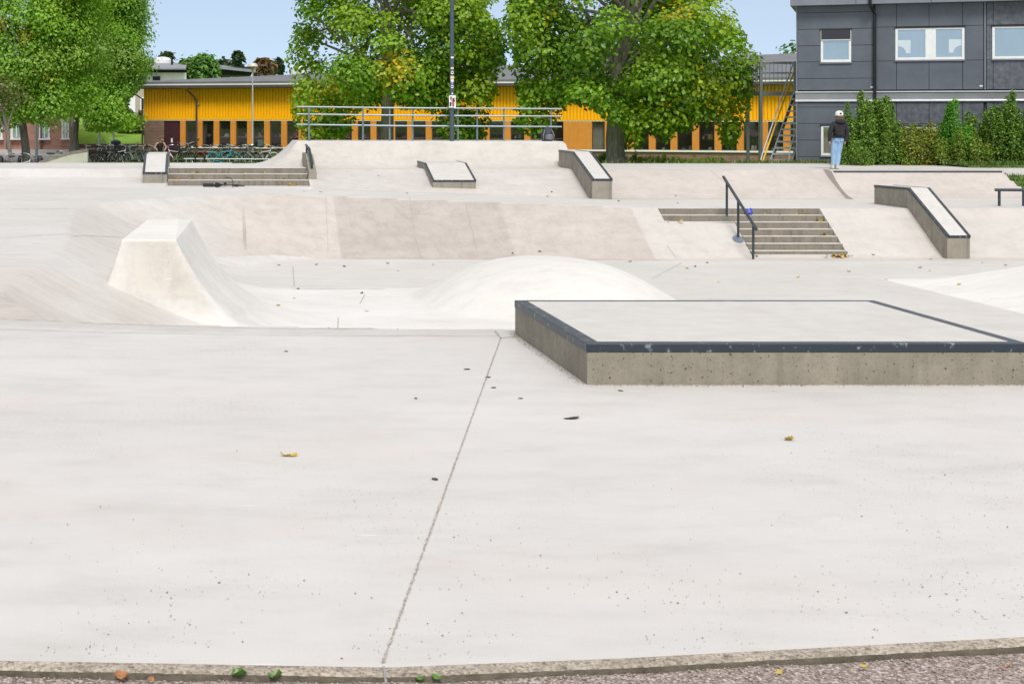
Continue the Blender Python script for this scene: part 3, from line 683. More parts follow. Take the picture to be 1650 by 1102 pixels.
gy2 = np.unique(np.concatenate([np.linspace(-60, 50, 12), [50.5, 51, 52, 53, 54.5], np.arange(55, 130, 1.2), np.linspace(130, 3000, 30)]))
A, Bq = np.meshgrid(gx2, gy2); Zt = terr(A, Bq)
Zt = np.where((Bq < 52.4) & (A > -14.2) & (A < 34.2), -3.1, Zt); Zt = np.where((Bq < 52.4) & ((A <= -14.2) | (A >= 34.2)), -.12, Zt)
Zt = np.where((Bq < 6) & (A > -14.2) & (A < 34.2), -.12, Zt); Zt = np.where(Bq < 4, -.12, Zt)
def paved():
    m, n, l, b = nodes('ground_cover'); t = n.new('ShaderNodeTexCoord'); P = t.outputs['Object']
    f = noise(n, l, P, 2.0, 6, .65); g = ramp(n, l, f, [(.3, (.10, .21, .012)), (.5, (.17, .31, .018)), (.72, (.25, .36, .03))])
    f3 = noise(n, l, P, 5, 5, .6); pv = ramp(n, l, f3, [(.3, (.36, .33, .32)), (.7, (.46, .43, .42))])
    s = n.new('ShaderNodeAttribute'); s.attribute_name = 'paved'
    o = mixc(n, l, s.outputs['Fac'], g, pv); l.new(o, b.inputs['Base Color']); b.inputs['Roughness'].default_value = .95; return m
n2, m2 = len(gx2), len(gy2); ix = np.arange(n2*m2).reshape(m2, n2)
fq = np.stack([ix[:-1, :-1].ravel(), ix[:-1, 1:].ravel(), ix[1:, 1:].ravel(), ix[1:, :-1].ravel()], 1)
pvd = ((A < -5.5) & (Bq > 50) & (Bq < 94)).astype(float).ravel()
g = npmesh('ground', np.stack([A.ravel(), Bq.ravel(), Zt.ravel()], 1), fq, paved(), attrs={'paved': pvd}, smooth=True); tag(g, kind='structure')
# grassy slope beside the right quarter
b = MB(); vs = []; U = np.linspace(0, 1, 40); Vv = np.linspace(0, 1, 24)
for v in Vv:
    for u in U:
        y = 45.2+v*9.8; x0 = 23.06-.0*v if y > 46.6 else 23.06+(46.6-y)*.28; x = x0+u*11
        base = np.interp(y, [45.2, 45.6, 48.5, 55], [-.80, -.72, .02, .05])
        vs.append((x, y, float(base)+.06*mnoise.noise((x*1.3, y*1.3, 0))*min(1, u*8)+.02))
b.add(vs, [(j*40+i, j*40+i+1, (j+1)*40+i+1, (j+1)*40+i) for j in range(23) for i in range(39)])
tag(b.build('grass_slope', mat_grass, loc=(23, 45, 0), smooth=True), kind='structure')
mat_blade = leafmat('grass_blade', .4)
def blades(name, pts, hgt, cols, seed, w=.012):
    g = np.random.default_rng(seed); n = len(pts); pts = np.asarray(pts); a = g.uniform(0, 6.28, n); h = hgt*g.uniform(.4, 1.2, n); ln = h*g.uniform(.1, .7, n)
    d = np.stack([np.cos(a), np.sin(a), 0*a], 1); s = np.stack([-np.sin(a), np.cos(a), 0*a], 1)
    ww = w*g.uniform(.6, 1.4, n)[:, None]
    tip = pts+d*ln[:, None]+np.array([0, 0, 1])*h[:, None]; mid = pts+d*ln[:, None]*.35+np.array([0, 0, 1])*h[:, None]*.6
    V = np.stack([pts-s*ww, pts+s*ww, mid+s*ww*.8, tip, mid-s*ww*.8], 1).reshape(-1, 3)
    f = np.arange(n)[:, None]*5+np.array([[0, 1, 2, 4]]); f2 = np.arange(n)[:, None]*5+np.array([[4, 2, 3, 3]])
    me_f = np.concatenate([f, np.stack([f2[:, 0], f2[:, 1], f2[:, 2], f2[:, 2]], 1)])
    tri = np.concatenate([np.arange(n)[:, None]*5+np.array([[0, 1, 2]]), np.arange(n)[:, None]*5+np.array([[0, 2, 4]]), np.arange(n)[:, None]*5+np.array([[4, 2, 3]])])
    c = np.array(cols)[g.integers(0, len(cols), n)]*g.uniform(.7, 1.3, (n, 1))
    o = npmesh(name, V, tri, mat_blade, attrs={'tint': np.repeat(c, 5, 0)}); tag(o, kind='stuff'); return o
GR = [(.07, .14, .02), (.10, .19, .025), (.16, .22, .04), (.05, .10, .015)]
g = np.random.default_rng(4)
pts = []
for _ in range(9000):
    u, v = g.random()*.22, g.random(); i = int(v*23)*40+int(u*39); p = vs[i]; pts.append((p[0]+g.uniform(0, .28), p[1]+g.uniform(0, .4), p[2]))
blades('slope_grass', pts, .13, GR, 8)
pts = []
for _ in range(9000):        # rank grass along the far edge of the concrete
    x = g.uniform(11.8, 26); y = 52.5+g.random()*2.2 if x > 11.8 else 0; pts.append((x, y, -.14))
pts = [p for p in pts if p[0] > 18 or g.random() < .12]
blades('rank_grass', pts, .22, [(.13, .19, .04), (.22, .24, .07), (.10, .17, .03), (.30, .27, .10), (.07, .12, .02)], 9, .014)
pts = [(g.uniform(-4, 4), g.uniform(54, 72), 0) for _ in range(4000)]; pts = [(x, y, float(terr(np.array(x), np.array(y)))) for x, y, _ in pts]
blades('low_grass', pts, .2, GR, 10, .016)
# ---------------------------------------------------------------- buildings
def facade(x0, D0, slope):
    th = math.atan(slope); c, s = math.cos(th), math.sin(th)
    def t_of(px): k = (px-CXP)/FPX; return (k*D0-x0)/(c+k*s)
    def z_of(px, py): return EYE-(py-HYP)*(D0-t_of(px)*s)/FPX
    return th, t_of, z_of
mat_brick = brick('brown_brick', (.20, .10, .068), (.27, .145, .10), (.30, .25, .21)); mat_redbrick = brick('red_brick', (.40, .17, .115), (.50, .24, .165), (.44, .33, .27))
mat_yellow = M('yellow_cladding', (.98, .475, .003), .5, .05, 3, 0, 0, .25); mat_orange = M('orange_pier', (.66, .27, .045), .5, .08, 3)
mat_white = M('white_paint', (.74, .74, .72), .5, .05, 5); mat_brown = M('brown_sheet_metal', (.085, .062, .052), .5, .12, 4)
mat_felt = M('grey_roof_felt', (.155, .16, .175), .8, .12, 1.2, dirt=(.12, .125, .14)); mat_felt2 = M('light_roof_felt', (.24, .25, .27), .8, .1, 2)
mat_door = M('dark_red_door', (.055, .012, .020), .45, .2, 3); mat_pane = glass('dark_window_glass', (.03, .027, .024), .05, .75)
mat_inner = M('room_wall', (.17, .13, .10), .9, .5, .9); mat_shelf = M('shelf_wood', (.45, .33, .22), .7, .2, 5)

YX, YD, YS = -3.34, 93.5, .375
th, yt, yz = facade(YX, YD, YS)
YG = -1.32
Y = thing('school_building', 'long single storey building with orange ribbed cladding over a window band and brick base', 'building', (YX, YD, YG), -th)
zS, zO, zT = -.28-YG, 1.19-YG, 3.03-YG           # sill, bottom and top of the orange cladding
TE = yt(1330)
td0, td1 = yt(264.5), yt(290)                     # door
b = MB(); b.box(0, td0-.02, 0, .3, -.6, zO); b.build('brick_wall', mat_brick, Y)
b = MB(); b.box(td1+.02, TE, .06, .3, -.6, zS-.09); b.build('brick_wall', mat_brick, Y)
b = MB(); b.box(td0, td1, .06, .14, -.2, zO-.02); d = b.build('door', mat_door, Y)
b = MB(); b.box(td1-.16, td1-.12, -.0, .06, 1.0, 1.14); b.build('handle', mat_galv, d)
b = MB(); b.box((td0+td1)/2-.09, (td0+td1)/2+.02, .05, .062, 1.25, 1.5); b.build('door_sign', mat_white, d)
b = MB(); b.box(td1+.02, TE, -.05, .30, zS-.088, zS); b.build('window_sill', mat_white, Y)
b = MB(); b.box(0, TE, -.02, .22, zO, zO+.065); b.build('cladding_trim', M('cream_trim', (.72, .60, .36), .5, .05), Y)
# ribbed cladding as real trapezoid ribs
b = MB(); vs = []; x = 0; P = [(0, .0), (.112, .0), (.118, .07), (.169, .07), (.175, 0)]
xs = []
while x < TE:
    for dx, dy in P[:-1]: xs.append((x+dx, dy-.045))
    x += .175
b.add([(x, y, zO+.067) for x, y in xs]+[(x, y, zT) for x, y in xs], [(i, i+1, len(xs)+i+1, len(xs)+i) for i in range(len(xs)-1)])
b.build('cladding', mat_yellow, Y)
b = MB(); b.box(0, TE, .05, .28, zO+.07, zT+.3); b.build('backing_wall', mat_brown, Y)
b = MB(); b.box(0, .28, .3, 11, -.6, zT+.3); b.build('end_wall', mat_brick, Y)
PX = [295, 322, 349, 376, 403, 430.5, 458, 486, 515, 543, 572, 602, 632, 661, 691, 722, 753, 784, 818, 850]
PX2 = [980, 1016, 1051, 1086, 1121, 1157, 1193, 1232, 1268, 1304]
piers = [(yt(p)-.165, yt(p)+.165) for p in PX]+[(yt(908), yt(954))]+[(yt(p)-.17, yt(p)+.17) for p in PX2]
def ribbed(b, x0, x1, y, z0, z1, pitch=.066, dep=.016):
    n = max(2, round((x1-x0)/pitch)); w = (x1-x0)/n; pts = []
    for i in range(n): pts += [(x0+i*w, y), (x0+i*w+w*.72, y), (x0+i*w+w*.8, y+dep), (x0+i*w+w*.93, y+dep)]
    pts.append((x1, y)); k = len(pts)
    b.add([(x, yy, z0) for x, yy in pts]+[(x, yy, z1) for x, yy in pts]+[(x1, .29, z0), (x1, .29, z1), (x0, .29, z0), (x0, .29, z1)],
          [(i, i+1, k+i+1, k+i) for i in range(k-1)]+[(k-1, 2*k, 2*k+1, 2*k-1), (2*k+2, 0, k, 2*k+3)])
mat_frame = M('dark_window_frame', (.06, .05, .045), .5, .1)
for i, (a, c) in enumerate(piers):
    b = MB(); ribbed(b, a, c, -.045, zS+.001, zO-.002); b.build('pier', mat_orange, Y)
cur = ['curtain', (.52, .50, .46)]
mat_cur = M('pale_curtain', (.50, .49, .45), .9, .12, 9, stretch=(6, 6, .3))
items = [M('red_box', (.4, .05, .035), .6, .2), M('teal_box', (.22, .44, .42), .6, .1), M('paper_white', (.65, .64, .6), .6, .15, 20), M('amber_board', (.42, .22, .03), .6, .3), M('grey_stuff', (.25, .26, .27), .6, .3, 20)]
rr = random.Random(11)
edges = [(td1+.02, td1+.02)]+piers
for i, ((a0, a1), (c0, c1)) in enumerate(zip(piers[:-1], piers[1:])):
    x0, x1 = a1, c0
    if x1-x0 < .15: continue
    b = MB(); w = .035
    b.box(x0, x0+w, .06, .12, zS, zO-.003); b.box(x1-w, x1, .06, .12, zS, zO-.003); b.box(x0+w, x1-w, .06, .12, zS, zS+w); b.box(x0+w, x1-w, .06, .12, zO-w-.003, zO-.003)
    f = b.build('window', mat_frame, Y)
    b = MB(); b.box(x0+w, x1-w, .085, .095, zS+w, zO-w-.003); b.build('pane', mat_pane, f)
    px = PX[0]+ (i+1)*0
    if i in (20,):
        b = MB(); n = 14; b.add([(x0+(x1-x0)*k/n, .25+.03*(k % 2), z) for z in (zS, zO) for k in range(n+1)], [(k, k+1, n+2+k, n+1+k) for k in range(n)]); b.build('curtain', mat_cur, f)
    else:
        if i >= 2:
            b = MB(); b.box(x0-.1, x1+.1, .35, .62, zS+.52+.0*i, zS+.56)
            b.build('shelf', mat_shelf, f) if rr.random() < .8 and i < 20 else None
        for q in range(rr.randint(2, 5)):
            b = MB(); b.mi = rr.choice([0, 2, 2, 3, 4, 4]); u = x0+.05+rr.random()*(x1-x0-.2); ww, hh = rr.uniform(.08, .3), rr.uniform(.06, .3); zz = rr.choice([zS-.02, zS-.02, zS+.57]); y_ = rr.uniform(.36, .5)
            b.prism([(u, y_, zz), (u+ww, y_, zz), (u+ww*.9, y_, zz+hh), (u+ww*.2, y_, zz+hh*.95)], (0, .12, 0)); b.build('display_item', items, f)
        b = MB()
        if i == 4: b.mi = 1; b.box(x1-.52, x1-.06, .36, .55, zS+.02, zS+.4)
        if i in (4,): b.build('display_item', items, f); b = MB(); b.mi = 2; b.prism([(x0+.15, .7, zS+.7), (x0+.25, .7, zS+.7), (x0+.6, .7, zS+1.2), (x0+.5, .7, zS+1.2)], (0, .05, 0))
        if i in (3, 5, 6): b.mi = 3; b.box(x0+.3, x0+.55, 1.0, 1.05, zS, zO)
        b.build('display_item', items, f) if b.v else None
b = MB(); b.box(td1, TE, 1.9, 2.0, -.3, zO); b.box(td1-.1, td1, .3, 2, -.3, zO); b.box(td1, TE, .3, 1.9, -.3, -.2); b.box(td1, TE, .3, 1.9, zO+.01, zO+.06); b.build('room', mat_inner, Y)
# roof: overhanging eave, fascia, gutter, gentle slope back
ov, el = .75, .95
zr = zT+.02
b = MB(); b.box(-el, TE+3, -ov, 12, zr, zr+.10); b.build('soffit', mat_brown, Y)
b = MB(); b.box(-el-.04, TE+3, -ov-.06, -ov-.002, zr+.0, zr+.36); b.box(-el-.06, -el-.002, -ov, 12, zr, zr+.36); b.build('fascia', mat_brown, Y)
b = MB(); b.box(-el-.06, TE+3, -ov-.075, -ov-.062, zr+.16, zr+.24); b.build('gutter_edge', mat_white, Y)
b = MB(); zz = zr+.36; rz1, ry = zz+.97, 9.0; k = 17.0
b.add([(-el-.06, -ov-.08, zz), (TE+3, -ov-.08, zz), (TE+3, ry, rz1+.70), (k, ry, rz1), (-el-.06, 14, zz), (TE+3, -ov-.08, zz-.12), (-el-.06, -ov-.08, zz-.12), (-el-.06, 14, zz-.12), (k, 19, zz), (TE+3, 19, zz)],
      [(0, 1, 2, 3), (0, 3, 4), (6, 5, 1, 0), (0, 4, 7, 6), (3, 2, 9, 8), (4, 3, 8)]); b.build('roof', mat_felt, Y)
for px, big in ((394, 1),):
    tt = yt(px)+.8; b = MB(); b.lathe([(.62, -.8), (.62, .12), (.5, .24), (.2, .34), (0, .36)], (tt, ry-1.0, rz1-.12), 16); b.build('roof_dome', mat_white, Y, smooth=True)
b = MB(); x = yt(404)+.1; b.box(x, x+1.0, ry+1, ry+2, rz1-.9, rz1+.55); b.build('roof_vent', mat_galv, Y)
def downpipe(px, zb):
    x = yt(px); b = MB(); b.path([(x-.42, -ov-.02, zr+.1), (x-.42, -ov-.02, zr-.05), (x-.1, -.25, zr-.5), (x, -.13, zr-.75), (x, -.13, zb)], .058, 8); o = b.build('downpipe', mat_brown, Y, smooth=True)
    for z in (zb+1.6, zr-.95):
        c = MB(); c.box(x-.02, x+.16, -.15, .0, z, z+.05); c.build('pipe_bracket', mat_galv, o)
downpipe(318, -.1)
b = MB(); b.path([(-.62, -.9, zr+.02), (-.55, -.8, zr-.15), (-.06, -.12, zr-.6), (-.06, -.10, -.1)], .055, 8); b.build('downpipe', mat_brown, Y, smooth=True)

# grey modular building ------------------------------------
GX0, GD0, GS = 20.26, 55.0, .42
th, gt, gz = facade(GX0, GD0, GS); GG = -.32
G = thing('modular_building', 'two storey dark grey panel clad building at the right', 'building', (GX0, GD0, GG), -th)
mat_panel = M('grey_fibre_panel', (.105, .118, .140), .5, .14, 1.3, dirt=(.13, .14, .155)); mat_panel2 = M('weathered_grey_panel', (.10, .108, .125), .55, .35, 6, dirt=(.19, .20, .215)); mat_gap = M('panel_gap', (.022, .024, .028), .8, .1)
mat_band = M('grey_band_metal', (.33, .335, .345), .35, .1, 1.5, .55); mat_lip = M('light_metal_lip', (.62, .62, .62), .4, .06, 4, .3)
mat_corn = M('grey_cornice_metal', (.20, .21, .245), .5, .08, 2, .2)
mat_sky = glass('sky_window_glass', (.15, .25, .30), .42, 0)
mat_sky2 = glass('dim_window_glass', (.10, .075, .035), .22, .3)
mat_black = M('black_pipe', (.012, .013, .016), .4, .2)
zz = lambda px, py: gz(px, py)-GG
TEg = 16.0; tp = gt(1409.5)
b = MB(); b.box(0, TEg, .03, .25, -.3, 5.9); b.box(1.75, 1.95, .25, 9, -.3, 5.9); b.box(TEg-.2, TEg, .25, 9, -.3, 5.9); b.box(1.95, TEg-.2, 8.8, 9, -.3, 5.9); b.build('wall', mat_gap, G)
zc = 5.27-GG; band0, band1 = zz(1282, 164.2), zz(1282, 148)
wins = []      # (t0,t1,z0,z1)
def wrect(px0, px1, py0, py1): return (gt(px0), gt(px1), zz(px0, py1), zz(px0, py0))
W1 = wrect(1322.5, 1371.5, 49.2, 101); W2 = wrect(1442.7, 1554, 46.5, 97.5); W3 = (gt(1598.8), gt(1598.8)+W2[1]-W2[0], W2[2], W2[3])
L1 = wrect(1323, 1371, 203, 251); L2 = (W2[0], W2[1], L1[2]+.05, L1[3]-.02); L3 = (W3[0], W3[1], L2[2], L2[3])
holes = [W1, W2, W3, L1, L2, L3]
def panels(ts, zs, mat, name='panel'):
    b = MB(); g = .008; C = []
    tt = sorted(set(ts+[h[k] for h in holes for k in (0, 1) if ts[0] < h[k] < ts[-1]])); zq = sorted(set(zs+[h[k] for h in holes for k in (2, 3) if zs[0] < h[k] < zs[-1]]))
    # cells between seams, cut round the window openings
    for a, c in zip(ts[:-1], ts[1:]):
        for e, f in zip(zs[:-1], zs[1:]):
            cells = [(a+g, c-g, e+g, f-g)]
            for h in holes:
                nx_ = []
                for (p, q, r, s) in cells:
                    if q <= h[0] or p >= h[1] or s <= h[2] or r >= h[3]: nx_.append((p, q, r, s)); continue
                    if p < h[0]: nx_.append((p, h[0], r, s))
                    if q > h[1]: nx_.append((h[1], q, r, s))
                    if r < h[2]: nx_.append((max(p, h[0]), min(q, h[1]), r, h[2]))
                    if s > h[3]: nx_.append((max(p, h[0]), min(q, h[1]), h[3], s))
                cells = nx_
            C += cells
    for p, q, r, s in C:
        if q-p > .01 and s-r > .01: b.box(p, q, 0, .028, r, s)
    return b.build(name, mat, G)
zl_up = [band1+.04]+[zz(1282, y) for y in (127.3, 100.6, 74.7, 48.2, 21.9)]+[zc]; zl_dn = [-.25]+[zz(1282, y) for y in (252.5, 226, 199.2, 173.2)]+[band0-.03]
panels([0.05, tp-.04], zl_up, mat_panel); panels([0.05, tp-.04], zl_dn, mat_panel)
tr = [tp+.06]+[gt(x) for x in (1444.6, 1497, 1551, 1585)]; tr2 = [gt(1589.5), gt(1600.5)]
zr_up = [band1+.04]+[zz(1411, y) for y in (99, 44.5)]+[zc]; zr_dn = [-.25, zz(1411, 252), zz(1411, 200), band0-.03]
panels(tr, zr_up, mat_panel); panels(tr, zr_dn, mat_panel2)
t3 = tr2+[tr2[-1]+1.1*k for k in range(1, 6)]+[TEg-.02]; panels(t3, zr_up, mat_panel2); panels(t3, zr_dn, mat_panel2)
for q in ((gt(1586), gt(1588.5), -.03, .03, band1+.04, zc), (tp+.03, tp+.058, -.02, .03, band1+.04, zc), (0, .045, -.015, .2, -.25, zc)):
    b = MB(); b.box(*q); b.build('joint_cover', mat_corn, G)
b = MB(); n = 6; pr = [(-.03, band0), (-.045, band0+.03), (-.03, band0+.06), (-.025, band0+.08), (-.03, (band0+band1)/2), (-.04, band1-.07), (-.05, band1-.05), (-.05, band1)]
b.add([(x, y, z) for x in (-.02, TEg) for y, z in pr], [(i, i+1, 8+i+1, 8+i)[::-1] for i in range(7)]); b.build('floor_band', mat_band, G)
b = MB(); b.box(-.02, TEg, -.075, -.03, band1-.035, band1); b.box(-.02, TEg, -.065, -.03, band0, band0+.03); b.build('band_lip', mat_lip, G)
b = MB(); b.box(-.17, TEg+.3, -.40, 9.4, zc, zc+.06); b.box(-.17, TEg+.3, -.40, 9.4, zc+.06, zc+.9); b.build('roof_fascia', mat_corn, G)
b = MB(); b.box(-.22, TEg+.4, -.45, 9.5, zc+.9, zc+1.0); b.build('roof', mat_felt, G)
for px in (1379, 1500, 1640):
    b = MB(); b.box(gt(px), gt(px)+.012, -.408, -.39, zc+.01, zc+.9); b.build('fascia_seam', mat_gap, G)
b = MB(); x = gt(1409.5); b.path([(x-.14, -.47, zc+.9), (x-.14, -.47, zc+.0), (x-.11, -.40, zc-.1), (x, -.09, zc-.32), (x, -.09, -.2)], .052, 8); b.build('downpipe', mat_black, G, smooth=True)
for px, py in ((1405, 141), (1581, 139)):
    b = MB(); b.box(gt(px)-.045, gt(px)+.045, -.006, .002, zz(px, py)-.025, zz(px, py)+.025); b.build('wall_tag', mat_white, G)
mat_blind = M('dark_roller_blind', (.038, .038, .046), .8, .1, 30)
mat_frost = M('frosted_film', (.55, .63, .67), .6, .05)
def window(h, glassm, split=None, blind=0, frost=False):
    t0, t1, z0, z1 = h; w = .075
    b = MB(); b.box(t0, t0+w, -.02, .06, z0, z1); b.box(t1-w, t1, -.02, .06, z0, z1); b.box(t0+w, t1-w, -.02, .06, z1-w*.7, z1); b.box(t0+w, t1-w, -.02, .06, z0, z0+w*1.1)
    cells = [(t0+w, t1-w)]
    if split: b.box(split[0], split[1], -.015, .055, z0+w*1.1, z1-w*.7); cells = [(t0+w, split[0]), (split[1], t1-w)]
    f = b.build('window', mat_white, G, bev=.006)
    zb = z0+w*1.1; zt2 = z1-w*.7
    b = MB(); b.box(t0-.03, t1+.03, -.055, .0, z0-.045, z0-.002); b.build('sill', mat_corn, f)
    b = MB(); b.box(t0-.03, t1+.03, -.045, .0, z1+.002, z1+.045); b.build('head_flashing', mat_gap, f)
    for i, (a, c) in enumerate(cells):
        b = MB(); b.box(a, c, .02, .03, zb, zt2); b.build('pane', glassm, f)
        if frost:
            s = .42; x0 = a+.01 if i == 0 else c-.01-s; zc_ = zb+.14; b = MB(); hh = .46; poly = []
            # white film with a rounded bite out of its lower outer corner
            arc = [(.24*math.cos(q), .24*math.sin(q)) for q in np.linspace(math.pi/2, 0, 8)]
            poly = [(0, .44)]+[(u, v) for u, v in arc]+[(.38, 0), (.38, .44)]
            poly = [(x0+u if i == 0 else x0+s-u, zc_+v) for u, v in poly]
            b.prism([(x, .012, z) for x, z in poly], (0, .006, 0)); b.build('window_film', mat_frost, f)
    if blind:
        b = MB(); b.box(t0+.02, t1-.02, -.04, -.022, z1-blind, z1); b.build('blind', mat_blind, f)
        b = MB(); b.box(t0+.005, t1-.005, -.05, -.02, z1-blind-.03, z1-blind-.001); b.build('blind_rail', mat_lip, f)
window(W1, mat_sky, None, zz(1322, 49.2)-zz(1322, 64.5)); window(W2, mat_sky, (gt(1491), gt(1508)), 0, True); window(W3, mat_sky, (W3[0]+.98, W3[0]+1.32))
window(L1, mat_sky2); window(L2, mat_sky2, (gt(1491), gt(1508))); window(L3, mat_sky2, (W3[0]+.98, W3[0]+1.32))

# outside steel stair to the upper floor ---------------------
zf = 2.41+.05-GG
ang = R(42); SX0, SY0 = 19.66, 56.1
S = thing('steel_staircase', 'galvanised outdoor steel staircase with a yellow rail climbing beside the grey building', 'staircase', (SX0, SY0, GG), -ang)
v0, v1, uL, uR = 0.0, 2.35, 0.0, .78
for u in (uL, uR):
    b = MB(); b.prism([(u, v0-.1, -.05), (u, v0+.14, -.05), (u, v1, zf-.26), (u, v1, zf)], (.035, 0, 0)); b.build('stringer', mat_galv, S)
nst = 13
for i in range(nst):
    z = (i+.6)*zf/(nst); v = v0+(v1-v0)*(i+.75)/nst
    b = MB(); b.box(uL+.036, uR-.001, v-.12, v+.12, z-.06, z); b.build('tread', mat_galv, S)
mat_yrail = M('yellow_painted_rail', (.75, .43, .02), .45, .1, 8)
b = MB(); b.path([(uL-.02, v0-.50, .32), (uL-.02, v0-.35, .55), (uL-.02, v1, zf+1.0)], .026, 8); b.build('hand_rail', mat_galv, S, smooth=True)
b = MB(); b.path([(uL-.02, v0-.62, -.05), (uL-.02, v1, zf+.62)], .030, 8); b.build('yellow_rail', mat_yrail, S, smooth=True)
b = MB(); b.path([(uR+.02, v0-.05, -.05), (uR+.02, v0-.05, .62), (uR+.02, v0+.5, 1.3), (uR+.02, v1, zf+.95)], .024, 8); b.build('hand_rail', mat_galv, S, smooth=True)
qa = P3(1226, 148, 59.0); PX0, PX1, PY0, PY1 = qa.x, qa.x+2.4, 59.0, 60.4; ZF = qa.z
b = MB(); b.box(PX0, PX1, PY0, PY1, ZF-.14, ZF); b.build('platform', mat_galv, S, world=True)
for x, y, top in ((PX0, PY0, 1.12), (PX0+.46, PY1, -.14), (PX0, PY1, 1.1), (PX0+1.25, PY0, 1.1)):
    b = MB(); b.box(x-.05, x+.05, y-.05, y+.05, GG-.1, ZF+top); b.build('post', mat_galv, S, world=True)
b = MB()
for y in (PY0, PY1): b.path([(PX0, y, ZF+1.07), (PX1 if y == PY1 else PX0+1.25, y, ZF+1.07)], .026, 6)
b.path([(PX0, PY0, ZF+1.07), (PX0, PY1, ZF+1.07)], .026, 6); b.build('top_rail', mat_galv, S, world=True, smooth=True)
b = MB()
for k in range(16): x = PX0+.05+k*(PX1-PX0-.1)/15; b.tube((x, PY1, ZF), (x, PY1, ZF+1.05), .011, n=5)
for k in range(6): b.tube((PX0, PY0+.1+k*.24, ZF), (PX0, PY0+.1+k*.24, ZF+1.05), .011, n=5)
for z in (.35, .7):
    b.tube((PX0, PY1, ZF+z), (PX1, PY1, ZF+z), .015, n=5); b.tube((PX0, PY0, ZF+z), (PX0+1.25, PY0, ZF+z), .015, n=5)
b.build('baluster_screen', mat_galv, S, world=True)

# white house behind ------------------------------------------
mat_hw = M('white_render', (.80, .79, .76), .8, .06, 1); mat_beige = M('beige_boarding', (.40, .35, .30), .8, .12, 3, stretch=(7, 7, .2)); mat_dk = M('black_boarding', (.016, .016, .018), .7, .2)
Hs = thing('hillside_house', 'white and beige house with grey roof and black band rising behind the orange building', 'house', (-6.4, 130, 0))
p = lambda px, py, D=130: P3(px, py, D)
def hb(name, px0, px1, py0, py1, D0, D1, mat, par=Hs):
    a, c = P3(px0, py1, D0), P3(px1, py0, D0); b = MB(); b.box(a.x, c.x, D0, D1, a.z, c.z); return b.build(name, mat, par, world=True)
hb('upper_wall', 214, 300, 117.5, 141, 131, 140, mat_hw); hb('dark_band', 207, 297, 110, 117.3, 130.6, 140, mat_dk)
hb('lower_wall', 196, 300, 143, 222, 129.5, 131, mat_beige); hb('garage_door', 203.5, 218, 155, 188, 129.4, 129.48, mat_white)
a = P3(228, 157, 129.4); w_ = hb('window', 226, 240, 157, 178, 129.38, 129.48, mat_white); hb('pane', 228.5, 240, 159, 176, 129.33, 129.37, mat_sky, w_)
for x0, x1 in ((216, 227), (244, 260)):
    w_ = hb('window', x0, x1, 122.5, 131, 130.9, 130.98, mat_white); hb('pane', x0+2, x1-2, 123.5, 130, 130.8, 130.88, mat_dk, w_)
a, c = P3(205, 109.8, 130), P3(300, 109.8, 130); b = MB(); b.add([(a.x, 129.8, a.z), (c.x, 129.8, c.z), (c.x, 137, a.z+.62), (a.x+.5, 137, a.z+.62), (a.x, 129.8, a.z-.14), (c.x, 129.8, a.z-.14), (c.x, 141, a.z), (a.x, 141, a.z)],
      [(0, 1, 2, 3), (4, 5, 1, 0), (3, 2, 6, 7), (0, 3, 7)]); b.build('roof', mat_felt2, Hs, world=True)
for px in (240, 277):
    q = P3(px, 103, 134); b = MB(); b.tube((q.x, 134, q.z-.3), (q.x, 134, q.z+.35), .09, n=8); b.build('vent_pipe', mat_dk, Hs, world=True)
q = P3(262, 99, 137); b = MB(); b.lathe([(.75, -.2), (.75, .1), (.55, .28), (.2, .36), (0, .37)], tuple(q), 14); b.build('roof_dome', mat_white, Hs, world=True, smooth=True)
dk_ = hb('deck', 197, 236, 188, 192, 126, 129.4, mat_band)
for y0, y1 in ((197, 203), (201, 206)):
    a, c = P3(200, y1, 125.5), P3(234, y0, 125.5); b = MB(); b.path([a, c], .09, 5); b.build('deck_rail', mat_white, Hs, world=True)
for px in (211, 229):
    a, c = P3(px, 215, 125.5), P3(px, 190, 125.5); b = MB(); b.path([a, c], .07, 5); b.build('deck_post', mat_white, Hs, world=True)
# low far building beyond the roof
Fb = thing('far_house', 'low dark house with a pale roof edge peeking over the orange building', 'house', (3, 150, 4))
hb('wall', 343, 405, 108, 122, 151, 158, mat_dk, Fb)
a, c = P3(342, 106, 150), P3(412, 113, 150); b = MB(); b.add([(a.x, 150, a.z), (c.x, 150, c.z), (c.x, 160, c.z+.4), (a.x, 160, a.z+.4), (a.x, 150, a.z-.25), (c.x, 150, c.z-.25)], [(0, 1, 2, 3), (4, 5, 1, 0)]); b.build('roof', mat_felt2, Fb, world=True)

# red brick building at the left ------------------------------
Bk = thing('brick_building', 'red brick building with tall white framed windows at the far left', 'building', (-12, 92, -.42))
def bb(name, px0, px1, py0, py1, D0, D1, mat, par=Bk): return hb(name, px0, px1, py0, py1, D0, D1, mat, par)
bb('wall', -140, 112, 96, 244, 92, 99, mat_redbrick)
for px0, px1 in ((-60, -42), (-20, 4), (17, 36), (63, 80), (99, 111)):
    w_ = bb('window', px0, px1, 190, 223.5, 91.9, 91.98, mat_white); bb('pane', px0+3.5, px1-3.5, 193, 221.5, 91.84, 91.88, mat_sky, w_); bb('mullion', (px0+px1)/2-.7, (px0+px1)/2+.7, 193, 221.5, 91.80, 91.835, mat_white, w_)
    bb('sill', px0-1.5, px1+1.5, 223.7, 225.6, 91.7, 91.98, mat_white, w_)
for px in (11, 66): bb('downpipe', px-1.2, px+1.2, 140, 243, 91.8, 91.98, mat_brown)
